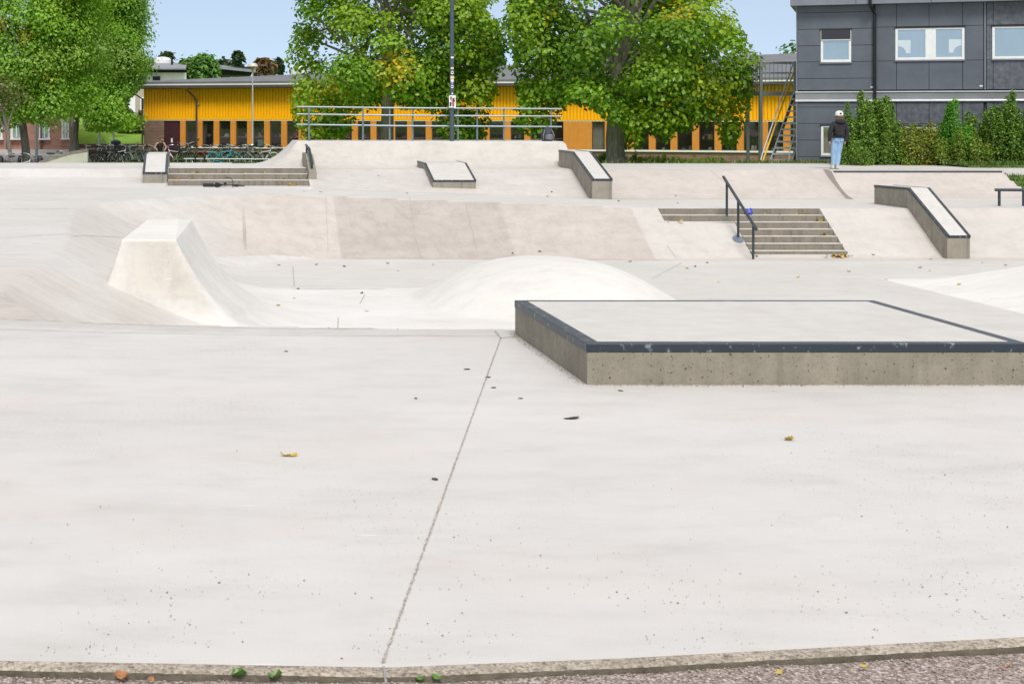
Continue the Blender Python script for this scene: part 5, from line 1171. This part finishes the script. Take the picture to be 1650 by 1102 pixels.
# ---------------------------------------------------------------- bicycles
mat_tyre = M('black_rubber', (.015, .015, .016), .8, .2, 20); mat_chrome = M('bright_metal', (.55, .56, .58), .3, .1, 10, .8)
BK = {n: M('bicycle_paint_'+n, c, .35, .1, 8) for n, c in dict(black=(.018, .019, .022), white=(.66, .66, .66), red=(.28, .02, .02), cyan=(.03, .36, .50), grey=(.16, .17, .18), green=(.03, .09, .06)).items()}
mat_basket = M('wire_basket', (.03, .03, .032), .6, .3, 30)
def spokes(b, x, r):
    for k in range(10):
        a = k*math.pi/5+.2; b.tube((x, 0, r), (x+math.cos(a)*(r-.02), 0, r+math.sin(a)*(r-.02)), .0035, n=4)
def make_bike(paint, basket=True, wheel=.34, high=False, label='', loc=(0, 0, 0)):
    t = thing('parked_bicycle', label, 'bicycle', loc); r = wheel; m = BK[paint]
    for x in (-.52, .55):
        b = MB(); n = 22; b.path([(x+(r-.03)*math.cos(2*math.pi*k/n), 0, r+(r-.03)*math.sin(2*math.pi*k/n)) for k in range(n)], .011, 5, closed=True); spokes(b, x, r-.03); b.tube((x, -.04, r), (x, .04, r), .02, n=6)
        wl = b.build('wheel', mat_chrome, t)
        b = MB(); b.path([(x+(r-.012)*math.cos(2*math.pi*k/n), 0, r+(r-.012)*math.sin(2*math.pi*k/n)) for k in range(n)], .021, 6, closed=True); b.build('tyre', mat_tyre, wl, smooth=True)
        b = MB(); aa = np.linspace(math.pi*.15, math.pi*.95, 9) if x < 0 else np.linspace(math.pi*.05, math.pi*.8, 9)
        b.path([(x+(r+.03)*math.cos(a), 0, r+(r+.03)*math.sin(a)) for a in aa], .022, 5); b.build('mudguard', m, t)
    b = MB(); bb, st, hd = (0, 0, .29), (-.17, 0, .80), (.36, 0, .86)
    b.path([bb, st], .018, 6); b.path([bb, (.30, 0, .68)], .022, 6); b.path([(-.10, 0, .58) if high else (-.15, 0, .74), (.34, 0, .80)], .018, 6)
    b.path([(.30, 0, .64), hd], .022, 6)
    for s in (-1, 1): b.path([bb, (-.52, s*.05, r)], .011, 5); b.path([(-.16, 0, .74), (-.52, s*.05, r)], .010, 5); b.path([(.31, s*.01, .66), (.55, s*.05, r)], .012, 5)
    b.build('frame', m, t, smooth=True)
    b = MB(); hh = 1.14 if high else 1.03
    b.path([(.36, 0, .86), (.39, 0, hh-.06)], .014, 6); b.path([(.22, -.30, hh+.02), (.34, -.27, hh+.03), (.41, -.12, hh), (.39, 0, hh-.06), (.41, .12, hh), (.34, .27, hh+.03), (.22, .30, hh+.02)], .014, 6)
    hb_ = b.build('handlebar', mat_chrome if paint != 'black' or high else mat_chrome, t, smooth=True)
    for s in (-1, 1):
        b = MB(); b.tube((.23, s*.297, hh+.02), (.12, s*.31, hh+.0), .019, n=6); b.build('grip', mat_tyre, hb_)
    b = MB(); b.tube((-.17, 0, .78), (-.20, 0, .95), .013, n=6); b.build('seat_post', mat_chrome, t)
    b = MB(); vs = [(-.33, -.10, .97), (-.33, .10, .97), (-.22, .10, .965), (-.02, .025, .965), (-.02, -.025, .965), (-.22, -.10, .965)]; b.prism(vs, (0, 0, .045)); b.build('saddle', mat_tyre, t, bev=.012)
    b = MB(); b.box(-.86, -.42, -.07, .07, .735, .75); b.path([(-.8, .06, .74), (-.53, .06, r)], .007, 4); b.path([(-.8, -.06, .74), (-.53, -.06, r)], .007, 4); b.build('rear_rack', m, t)
    b = MB(); b.path([(0, .05, .29), (.0, .06, .12)], .011, 5); b.path([(0, -.05, .29), (0, -.06, .46)], .011, 5); b.box(-.06, .06, .06, .13, .10, .12); b.box(-.06, .06, -.13, -.06, .45, .47); b.box(-.5, .06, .035, .05, .27, .36); b.build('crank_and_pedals', mat_tyre, t)
    if basket:
        b = MB(); x0, x1, z0, z1 = .44, .74, .80, 1.02
        for z in (z0, (z0+z1)/2, z1): b.path([(x0, -.17, z), (x1, -.17, z), (x1, .17, z), (x0, .17, z)], .008, 4, closed=True)
        for k in range(7):
            y = -.17+.34*k/6; b.tube((x1, y, z0), (x1, y, z1), .005, n=4); b.tube((x0, y, z0), (x0, y, z1), .005, n=4); x = x0+(x1-x0)*k/6; b.tube((x, -.17, z0), (x, -.17, z1), .005, n=4); b.tube((x, .17, z0), (x, .17, z1), .005, n=4)
        b.box(x0, x1, -.16, .16, z0, z0+.01); b.build('basket', mat_basket, t)
    return t
def copy_tree(o, parent=None):
    c = o.copy(); COL.objects.link(c)
    if parent is not None: c.parent = parent
    for ch in list(o.children): copy_tree(ch, c)
    return c
protos = {}
GB = 'bicycles parked before the orange building'
def bike(key, px, D, rz, label, lean=0., group=GB, z=None):
    x = sx(px, D); z = float(terr(np.array(x), np.array(float(D)))) if z is None else z
    if key not in protos: o = protos[key] = make_bike(*{'k': ('black', True), 'kn': ('black', False), 'w': ('white', False), 'wh': ('black', True, .34, True), 'r': ('red', False, .31), 'c': ('cyan', False, .33), 'g': ('grey', True), 'gn': ('green', False)}[key])
    else: o = copy_tree(protos[key])
    o.location = (x, D, z); o.rotation_euler = (lean, 0, rz); tag(o, label, 'bicycle', group); return o
bikes = [('kn', 150, 76, 2.9, 'black bicycle with a bare saddle, first of the row next to the concrete wedge wall'), ('k', 170, 75, .25, 'black bicycle with a dark front basket, second of the row from the wedge wall'),
 ('w', 193, 76, .9, 'bicycle with pale frame leaning among the black ones left of the pale ledge'), ('k', 203, 77, 1.2, 'black bicycle with basket in the thick of the row left of the pale ledge'),
 ('g', 213, 76, 2.2, 'grey bicycle with basket close to the pale ledge'), ('kn', 222, 78, .6, 'black bicycle without basket partly behind the pale ledge'), ('k', 240, 79, 1.0, 'black bicycle directly behind the top of the pale ledge'),
 ('w', 283, 77, 2.6, 'white bicycle just right of the pale ledge, before the dark red door'), ('wh', 296, 76, 2.2, 'black bicycle with tall white handlebars and basket, left one of two'), ('wh', 314, 76, 2.2, 'black bicycle with tall white handlebars and basket, right one of two'),
 ('r', 331, 77, 1.1, 'small red bicycle behind the rack rail'), ('gn', 344, 78, .7, 'dark green bicycle between the red and the bright blue one'), ('c', 360, 76, .35, 'bright blue bicycle lying across the rack'),
 ('k', 376, 78, 2.0, 'black bicycle with basket right of the bright blue one'), ('g', 390, 77, .8, 'grey bicycle with basket left of the lamp post foot'), ('kn', 400, 78, 2.4, 'black bicycle without basket touching the lamp post foot'),
 ('w', 424, 78, .5, 'white bicycle right of the lamp post beside the quarter pipe'), ('k', 441, 79, 1.0, 'black bicycle with basket last of the row beside the quarter pipe'), ('k', 160, 77, 1.3, 'black bicycle seen end on between the first two of the row'), ('kn', 183, 75.5, 2.6, 'dark bicycle without basket, third from the concrete wedge wall'), ('k', 230, 77, 2.4, 'black bicycle with basket touching the back of the pale ledge'),
 ('kn', 306, 78.5, 1.4, 'dark bicycle seen end on between the two with tall white handlebars'), ('kn', 352, 76.5, 2.5, 'black bicycle close behind the bright blue one'), ('g', 412, 76, 2.7, 'grey bicycle with basket just right of the lamp post foot'),
 ('kn', 233, 84, 1.2, 'black bicycle standing apart by the brick corner of the orange building')]
for i, (k_, px, D, rz, lab) in enumerate(bikes): bike(k_, px, D, rz, lab, (.12, -.1, .05, -.06)[i % 4])
bike('w', 34, 62, 1.05, 'white and black bicycle leaning by the left trees', .2, 'bicycles by the left trees'); bike('kn', 20, 62, 2.2, 'dark bicycle whose front wheel shows beside the white one at the left trees', -.15, 'bicycles by the left trees')
bike('kn', 88, 64, .3, 'dark bicycle whose saddle and handlebar show over the wedge wall', .1, 'bicycles by the left trees', -.95)
t = thing('bike_rack', 'long low steel bicycle rack rail before the orange building', 'bike rack', (sx(370, 75.4), 75.4, -1.2))
b = MB(); b.path([(sx(296, 75.4), 75.4, -.50), (sx(452, 75.4), 75.4, -.52)], .028, 6); b.build('rail', mat_galv, t, world=True)
for px in (300, 335, 370, 405, 440):
    b = MB(); b.tube((sx(px, 75.4), 75.4, -1.3), (sx(px, 75.4), 75.4, -.51), .025, n=6); b.build('post', mat_galv, t, world=True)
# small bike lying on its side before the three steps
o = make_bike('black', False, .25, False, 'small black bicycle lying flat on the concrete before the three low steps'); o.name = 'lying_bicycle'
for ch in o.children:
    for q in [ch]+list(ch.children):
        if q.type == 'MESH' and q.data.materials[0] == mat_chrome: q.data.materials[0] = mat_tyre
o.scale = (.68, .68, .68); o.location = (sx(363, 45.75), 45.62, -.41); o.rotation_euler = (R(86), R(0), R(-6)); o['category'] = 'bicycle'

# ---------------------------------------------------------------- people
def skinned(name, pts, edges, mat, parent, root, sub=1):
    """pts: name -> (x, y, z, rx, ry); a Skin modifier grows the surface"""
    keys = list(pts); me = bpy.data.meshes.new(name); me.from_pydata([pts[k][:3] for k in keys], [(keys.index(a), keys.index(c)) for a, c in edges], [])
    me.materials.append(mat); o = bpy.data.objects.new(name, me); COL.objects.link(o); o.parent = parent; WM[o.name] = WM[parent.name]
    s = o.modifiers.new('skin', 'SKIN'); s.use_smooth_shade = True; s.branch_smoothing = .3
    for i, k in enumerate(keys):
        d = me.skin_vertices[0].data[i]; d.radius = (pts[k][3], pts[k][-1]); d.use_root = (k == root)
    u = o.modifiers.new('subdivision', 'SUBSURF'); u.levels = sub; u.render_levels = sub; return o
def chain(*k): return list(zip(k[:-1], k[1:]))
mat_skin = M('skin', (.50, .29, .21), .55, .08, 20); mat_hood = M('charcoal_hoodie', (.028, .025, .030), .95, .3, 14, bmp=.3); mat_jean = M('light_blue_denim', (.27, .42, .60), .9, .16, 7, bmp=.25, dirt=(.38, .52, .68), stretch=(1, 1, .4))
mat_shoe = M('off_white_shoe', (.60, .57, .50), .7, .15, 20); mat_sole = M('shoe_sole', (.14, .12, .10), .8, .2); mat_cap = M('white_cap', (.70, .69, .67), .8, .08, 20); mat_capd = M('black_cap_patch', (.02, .02, .022), .8, .2); mat_hair = M('auburn_hair', (.13, .055, .035), .6, .4, 30, stretch=(4, 4, .5))
def hand(pts, E, side, wr, fwd=(0, 0, -1), out=.01):
    """palm and five short bent finger chains under the wrist joint"""
    w_ = np.array(pts[wr][:3]); p = lambda k: f'{wr}{k}'
    pts[p('palm')] = (w_[0], w_[1]+.01, w_[2]-.075, .030, .017); E.append((wr, p('palm')))
    for i, (dy, ln) in enumerate(((.030, .070), (.010, .080), (-.010, .076), (-.028, .060))):
        a, c = p(f'f{i}a'), p(f'f{i}b'); pts[a] = (w_[0]-side*.004, w_[1]+.01+dy, w_[2]-.085-ln*.55, .009, .009); pts[c] = (w_[0]-side*.018, w_[1]+.012+dy, w_[2]-.085-ln, .0075, .0075); E += [(p('palm'), a), (a, c)]
    a, c = p('ta'), p('tb'); pts[a] = (w_[0]-side*.012, w_[1]+.048, w_[2]-.075, .010, .010); pts[c] = (w_[0]-side*.02, w_[1]+.060, w_[2]-.108, .008, .008); E += [(p('palm'), a), (a, c)]
def standing_person():
    x, y = sx(1346.5, 47.35), 47.42; z0 = hz(x, y)
    t = thing('person', 'person in black hoodie, light blue jeans and white cap standing with back turned', 'person', (x, y, z0+.004))
    ln = lambda z: .105*z                       # the whole figure leans a little to the right
    J = dict(pel=(ln(.9), 0, .92, .11, .09), waist=(ln(1.04), .0, 1.06, .09, .07), chest=(ln(1.26), .02, 1.26, .115, .08), nb=(ln(1.4), .05, 1.40, .06, .055), neck=(ln(1.45)+.01, .085, 1.45, .048, .048), h1=(ln(1.52)+.015, .13, 1.505, .07, .078), h2=(ln(1.58)+.02, .15, 1.575, .078, .092), h3=(ln(1.64)+.02, .155, 1.635, .055, .066),
        nose=(ln(1.5)+.015, .25, 1.53, .014, .014), chin=(ln(1.5)+.01, .205, 1.47, .03, .03))
    E = chain('pel', 'waist', 'chest', 'nb', 'neck', 'h1', 'h2', 'h3')+[('h1', 'nose'), ('h1', 'chin')]
    for s, n in ((-1, 'L'), (1, 'R')):
        J.update({n+'ear': (ln(1.55)+.02+s*.083, .14, 1.545, .016, .022), n+'sh': (ln(1.36)+s*.17, .03, 1.33, .05, .048), n+'el': (ln(1.1)+s*.235, .0, 1.09, .042, .040), n+'wr': (ln(.88)+s*.225, .03, .86, .026, .030),
                  n+'hip': (ln(.86)+s*.085, 0, .84, .09, .09), n+'kn': (ln(.46)+s*.066, .02, .46, .056, .058), n+'an': (s*.058, -.01, .09, .036, .040), n+'to': (s*.066, .13, .035, .035, .022)})
        E += [('h1', n+'ear'), ('chest', n+'sh'), (n+'sh', n+'el'), (n+'el', n+'wr'), ('pel', n+'hip'), (n+'hip', n+'kn'), (n+'kn', n+'an'), (n+'an', n+'to')]
        hand(J, E, s, n+'wr')
    skinned('body', J, E, mat_skin, t, 'pel', 2)
    Hd = dict(hem0=(ln(.95), -.0, .90, .19, .155), hem=(ln(.98), -.0, .97, .20, .16), wst=(ln(1.1), .0, 1.10, .20, .16), ch=(ln(1.26), .015, 1.25, .195, .15), nk=(ln(1.4), .04, 1.395, .085, .08))
    E = chain('hem0', 'hem', 'wst', 'ch', 'nk')
    for s, n in ((-1, 'L'), (1, 'R')):
        Hd.update({n+'s': (ln(1.36)+s*.175, .025, 1.335, .09, .085), n+'e': (ln(1.1)+s*.255, -.005, 1.09, .072, .070), n+'w': (ln(.9)+s*.235, .025, .885, .052, .054), n+'c': (ln(.86)+s*.232, .028, .80, .050, .052)}); E += [('ch', n+'s')]+chain(n+'s', n+'e', n+'w', n+'c')
    ho = skinned('hoodie', Hd, E, mat_hood, t, 'wst', 2)
    b = MB(); vs = []; n = 14
    hx = ln(1.4)
    rings = [(1.33, -.085, .05, .03), (1.36, -.10, .125, .055), (1.415, -.07, .155, .085), (1.455, -.03, .145, .10), (1.46, .0, .10, .075), (1.43, .02, .06, .05)]
    for z, yy, rx, ry in rings: vs += [(hx+rx*math.cos(2*math.pi*k/n), yy+ry*math.sin(2*math.pi*k/n)-.01, z) for k in range(n)]
    b.add(vs, [(i*n+k, i*n+(k+1) % n, (i+1)*n+(k+1) % n, (i+1)*n+k) for i in range(len(rings)-1) for k in range(n)]+[tuple(range(n-1, -1, -1))]); b.build('hood', mat_hood, ho, smooth=True)
    b = MB(); b.lathe([(.168, .915), (.174, .935), (.172, .965), (.166, .975)], (ln(.94), 0, 0), 20); o = b.build('hem_band', M('hem_rib', (.05, .045, .05), .95, .2, 30), ho, smooth=True)
    for v in o.data.vertices: v.co.y *= .80
    Jn = dict(top=(ln(.97), -.0, .975, .142, .118), pel=(ln(.9), -.0, .90, .150, .125)); E = [('top', 'pel')]
    for s, n in ((-1, 'L'), (1, 'R')):
        Jn.update({n+'h': (ln(.82)+s*.078, -.0, .80, .108, .115), n+'m': (ln(.64)+s*.070, .01, .64, .094, .098), n+'k': (ln(.46)+s*.064, .015, .46, .082, .085), n+'c': (ln(.3)+s*.060, .0, .28, .074, .080), n+'b': (s*.058+ln(.1), -.01, .13, .062, .070), n+'a': (s*.058+.008, -.01, .095, .058, .066)}); E += [('pel', n+'h')]+chain(n+'h', n+'m', n+'k', n+'c', n+'b', n+'a')
    jn = skinned('jeans', Jn, E, mat_jean, t, 'pel', 2)
    for s in (-1, 1):
        b = MB(); x0 = ln(.87)+s*.078; b.prism([(x0-.05, -.128, .90), (x0+.05, -.128, .90), (x0+.05, -.131, .82), (x0, -.131, .795), (x0-.05, -.131, .82)], (0, .02, 0)); b.build('back_pocket', M('denim_pocket', (.22, .36, .54), .9, .12, 9), jn)
        b = MB(); vs = []; n = 12
        for z, rx, ry, yo in ((.012, .048, .135, .045), (.05, .050, .135, .045), (.085, .046, .10, .02), (.115, .040, .06, -.012)): vs += [(s*.062+rx*math.cos(2*math.pi*k/n), yo+ry*math.sin(2*math.pi*k/n), z) for k in range(n)]
        b.add(vs, [(i*n+k, i*n+(k+1) % n, (i+1)*n+(k+1) % n, (i+1)*n+k) for i in range(3) for k in range(n)]+[tuple(range(3*n, 4*n))]); sh = b.build('shoe', mat_shoe, t, smooth=True)
        b = MB(); b.lathe([(0, 0), (.05, 0), (.053, .014), (0, .0141)], (s*.062, 0, 0), 14); o = b.build('sole', mat_sole, sh)
        for v in o.data.vertices: v.co.y = v.co.y*2.75+.045
    hc = (ln(1.58)+.02, .135, 1.585)
    b = MB(); b.lathe([(.105, -.10), (.110, -.03), (.100, .01)], hc, 16); vs = []
    o = b.build('hair', mat_hair, t, smooth=True)
    for v in o.data.vertices:
        if v.co.z < 1.52: v.co.x += .02*mnoise.noise(v.co*30); v.co.y -= .015
    b = MB(); b.lathe([(.112, -.025), (.116, .01), (.108, .06), (.080, .10), (.04, .118), (0, .121)], hc, 18); cp = b.build('cap', mat_cap, t, smooth=True)
    b = MB(); b.prism([(hc[0]-.075+.15*k/8, hc[1]+.10+.085*math.sin(math.pi*k/8), hc[2]+.0) for k in range(9)], (0, 0, .012)); b.build('peak', mat_capd, cp)
    b = MB(); c_ = []
    for k in range(12): a = 2*math.pi*k/12; u = -math.pi/2+.30*math.cos(a); c_.append((hc[0]-.0+.1155*math.cos(u), hc[1]+.1155*math.sin(u), hc[2]+.035+.030*math.sin(a)))
    b.add(c_+[(hc[0], hc[1]-.119, hc[2]+.035)], [(k, (k+1) % 12, 12) for k in range(12)]); b.build('cap_patch', mat_capd, cp)
standing_person()
def bending_person():
    D = 78.5; x = sx(258, D); z0 = float(terr(np.array(x), np.array(D)))
    t = thing('person', 'person in a black sleeveless top bending over the bicycles by the brick wall', 'person', (x, D, z0))
    k_ = P3(258, 222, D).z-z0; s = k_/1.56
    J = dict(pel=(-.05, .05, .88, .12, .10), waist=(-.04, .0, 1.02, .09, .07), chest=(.0, -.08, 1.20, .105, .08), nb=(.05, -.13, 1.33, .06, .055), neck=(.07, -.16, 1.38, .05, .05), h1=(.09, -.2, 1.43, .065, .075), h2=(.10, -.22, 1.50, .078, .09), h3=(.10, -.21, 1.55, .055, .06), nose=(.13, -.31, 1.44, .014, .014), chin=(.11, -.27, 1.385, .028, .028))
    E = chain('pel', 'waist', 'chest', 'nb', 'neck', 'h1', 'h2', 'h3')+[('h1', 'nose'), ('h1', 'chin')]
    for q, n in ((-1, 'L'), (1, 'R')):
        J.update({n+'ear': (.10+q*.08, -.2, 1.465, .016, .02), n+'sh': (.02+q*.19, -.09, 1.27, .055, .055), n+'el': (.02+q*.30, -.10, 1.03, .042, .042), n+'wr': (.05+q*.20, -.34, .93, .028, .03), n+'hip': (-.05+q*.09, .05, .82, .09, .09), n+'kn': (q*.1, -.0, .45, .058, .058), n+'an': (q*.1, .05, .08, .04, .04), n+'to': (q*.11, -.10, .035, .036, .024)})
        E += [('h1', n+'ear'), ('chest', n+'sh')]+chain(n+'sh', n+'el', n+'wr')+[('pel', n+'hip')]+chain(n+'hip', n+'kn', n+'an', n+'to'); hand(J, E, q, n+'wr')
    sc = lambda d: {k: tuple(np.array(v[:3])*s)+tuple(v[3:]) for k, v in d.items()}
    skinned('body', sc(J), E, mat_skin, t, 'pel', 2)
    T = dict(a=(-.05, .05, .86, .165, .14), b=(-.04, .0, 1.02, .165, .135), c=(0, -.08, 1.2, .19, .15), d=(.04, -.12, 1.30, .115, .10), l=(-.13, -.09, 1.26, .085, .085), r=(.17, -.09, 1.26, .085, .085)); skinned('tank_top', sc(T), chain('a', 'b', 'c', 'd')+[('c', 'l'), ('c', 'r')], mat_hood, t, 'b', 2)
    T = dict(p=(-.05, .05, .88, .145, .12)); E = []
    for q, n in ((-1, 'L'), (1, 'R')): T.update({n+'h': (-.04+q*.09, .05, .80, .11, .11), n+'k': (q*.1, -.0, .45, .08, .08), n+'a': (q*.1, .05, .12, .07, .07)}); E += [('p', n+'h')]+chain(n+'h', n+'k', n+'a')
    skinned('trousers', sc(T), E, mat_hood, t, 'p', 2)
    b = MB(); c = np.array((.10, -.19, 1.50))*s; b.lathe([(.09, -.03), (.10, .02), (.092, .06), (.06, .095), (0, .105)], tuple(c), 14); b.build('hair', mat_hair, t, smooth=True)
bending_person()

# ---------------------------------------------------------------- small things on the concrete
def leafshape(size, curl, g):
    n = 5; vs = []; fs = []
    for i in range(n):
        u = i/(n-1); wv = size*.36*math.sin(math.pi*min(1, u*.92+.08))**.8*(1 if u < 1 else .05)
        x = (u-.5)*size; z = curl*size*(abs(u-.5)*2)**2*.55
        vs += [(x, -wv, z+curl*size*.28), (x, 0, z), (x, wv, z+curl*size*.22*g.uniform(.2, 1.4))]
    for i in range(n-1):
        for k in (0, 1): fs.append((3*i+k, 3*i+3+k, 3*i+4+k, 3*i+1+k))
    vs += [(-.5*size, -.006*size, curl*size*.5), (-.5*size, .006*size, curl*size*.5), (-.85*size, 0, curl*size*.75)]; fs.append((len(vs)-3, len(vs)-2, len(vs)-1)); return vs, fs
LM = {'y': M('yellow_leaf', (.52, .36, .045), .6, .2, 40), 'b': M('brown_leaf', (.30, .15, .045), .7, .3, 40), 'o': M('orange_leaf', (.36, .15, .055), .6, .25, 40), 'g': M('green_leaf', (.075, .20, .02), .5, .2, 40), 'd': M('dark_leaf', (.07, .055, .04), .8, .3, 40)}
lr = random.Random(5)
def leaf(px, py, size, c, label, group=None, curl=.35, p=None, flat=True):
    vs, fs = leafshape(size, curl, lr); b = MB(); b.add(vs, fs); o = b.build('fallen_leaf', LM[c], loc=(0, 0, 0)); p = p or hit(px, py)
    if o.type == 'MESH':
        o.location = (p.x, p.y, p.z+.003); o.rotation_euler = (lr.uniform(-.15, .15), lr.uniform(-.15, .15), lr.uniform(0, 6.28))
    tag(o, label, 'leaf', group); return o
leaf(459, 735, .05, 'y', 'pale yellow curled leaf on the foreground concrete, left one of a touching pair', curl=.35); leaf(471, 735, .055, 'y', 'yellow folded leaf on the foreground concrete, right one of a touching pair', curl=.25)
leaf(1272, 710, .065, 'y', 'lone yellow brown leaf on the foreground concrete below the manual pad', curl=.35)
GL = 'small leaves scattered on the concrete'
for px, py, c in ((480, 466, 'd'), (448, 493, 'y'), (474, 481, 'y'), (591, 502, 'y'), (583, 473, 'd'), (555, 430, 'd'), (641, 437, 'y'), (510, 427, 'b'), (449, 428, 'b'), (625, 425, 'd'), (882, 317, 'y'), (889, 310, 'd'), (1089, 316, 'y'), (1092, 328, 'd'), (1120, 430, 'd'), (1140, 424, 'd'), (1158, 455, 'y'), (1107, 433, 'y'), (1286, 447, 'y'), (1368, 438, 'd'), (1427, 451, 'y'), (1407, 411, 'd'), (1498, 437, 'y'), (1482, 432, 'b'), (1545, 459, 'y'), (490, 309, 'b'), (517, 310, 'd'), (656, 312, 'd'), (610, 284, 'd'), (698, 427, 'y'), (1500, 418, 'b'), (1583, 424, 'y'), (1620, 428, 'b'), (870, 406, 'd'), (826, 409, 'b'), (1015, 422, 'd'), (997, 325, 'd')):
    leaf(px, py, lr.uniform(.06, .11), c, 'small dry leaf lying alone on the pale skatepark concrete', GL, .3)
# thin dark marks chipped in the foreground slab are flat leaves and twigs
for px, py, s in ((922, 674, .10), (752, 596, .05), (795, 626, .035), (786, 609, .04), (839, 643, .035), (1000, 630, .04), (461, 567, .04), (670, 643, .03), (701, 773, .04)):
    leaf(px, py, s, 'd', 'thin dark withered leaf lying flat on the foreground slab', 'dark withered leaves on the foreground slab', .06)
def near(px, py): D = 1.672*FPX/(py-HYP); return Vector(((px-CXP)*D/FPX, min(D, float(kerb_y((px-CXP)*D/FPX))-.062), -.021))
for i, (px, py, s, c, cu, lab) in enumerate(((387, 1094, .075, 'g', .5, 'large green leaf standing against the kerb, leftmost of the green ones'), (447, 1092, .06, 'g', .6, 'green folded leaf against the kerb right of the largest green leaf'), (676, 1091, .035, 'g', .4, 'small dark green leaf by the kerb right of the floor joint'), (703, 1093, .042, 'g', .3, 'small bright green leaf by the kerb at the far right of the green ones'), (200, 1095, .055, 'o', .5, 'orange dead leaf on the gravel at the bottom left'), (243, 1099, .035, 'o', .3, 'small orange leaf fragment on the gravel beside the orange dead leaf'), (1624, 1080, .035, 'o', .5, 'orange leaf on the gravel at the bottom right corner'), (1393, 1077, .028, 'y', .3, 'small yellow leaf on the gravel below the kerb at the right'), (1256, 1086, .03, 'y', .2, 'pale yellow leaf bit on the gravel below the kerb, right of centre'))):
    s *= .85; o = leaf(px, py, s, c, lab, None, cu, near(px, py)); o.rotation_euler = (lr.uniform(.1, .5), lr.uniform(-.5, .5), lr.uniform(-1.4, 1.4)); o.location.z += s*.12
# drifts of dry leaves on the steps
def drift(name, spots, seed):
    g = np.random.default_rng(seed); P = []
    for x, y, z, rx, n in spots: P.append(np.stack([x+g.normal(size=n)*rx, y-np.abs(g.normal(size=n))*.05, z+.01+np.abs(g.normal(size=n))*.02], 1))
    P = np.concatenate(P); N = g.normal(size=P.shape)*.5+np.array([0, 0, 1]); V, F = leaf_verts(P, N, .085, g)
    tag(npmesh(name, V, F, mat_leaf, attrs={'tint': np.repeat(pick(g, [(.42, .20, .04), (.5, .30, .05), (.30, .14, .04), (.55, .42, .08)], len(P)), 4, 0)}), kind='stuff')
drift('leaf_drift', [(15.45, 39.0, -1.85, .14, 45), (15.3, 39.03, -1.85, .2, 20), (13.4, 39.03, -1.85, .06, 10), (15.45, 39.94, -1.386, .06, 6), (15.48, 40.52, -1.078, .07, 9), (15.2, 40.82, -.924, .2, 8), (14.5, 40.82, -.924, .5, 9), (12.0, 40.22, -1.09, .3, 4), (14.2, 39.92, -1.386, .3, 3)], 3)
drift('leaf_drift', [(-.7, 46.45, -.273, .2, 14), (.0, 46.95, -.116, .25, 16), (2.5, 45.96, -.43, .25, 16), (1.2, 46.95, -.116, .5, 10), (2.0, 46.45, -.273, .6, 8)], 4)
p = Vector((sx(1207, 40.7), 40.74, -.924)); b = MB(); b.lathe([(0, 0), (.10, .01), (.12, .07), (.07, .14), (0, .16)], tuple(p), 9); o = b.build('crumpled_bag', M('blue_plastic', (.04, .06, .42), .4, .3, 20), smooth=False)
for v in o.data.vertices: v.co.x += .05*mnoise.noise(v.co*14); v.co.z *= 1+.5*mnoise.noise(v.co*11)
tag(o, 'crumpled blue plastic bag on the upper step behind the handrail', 'bag')
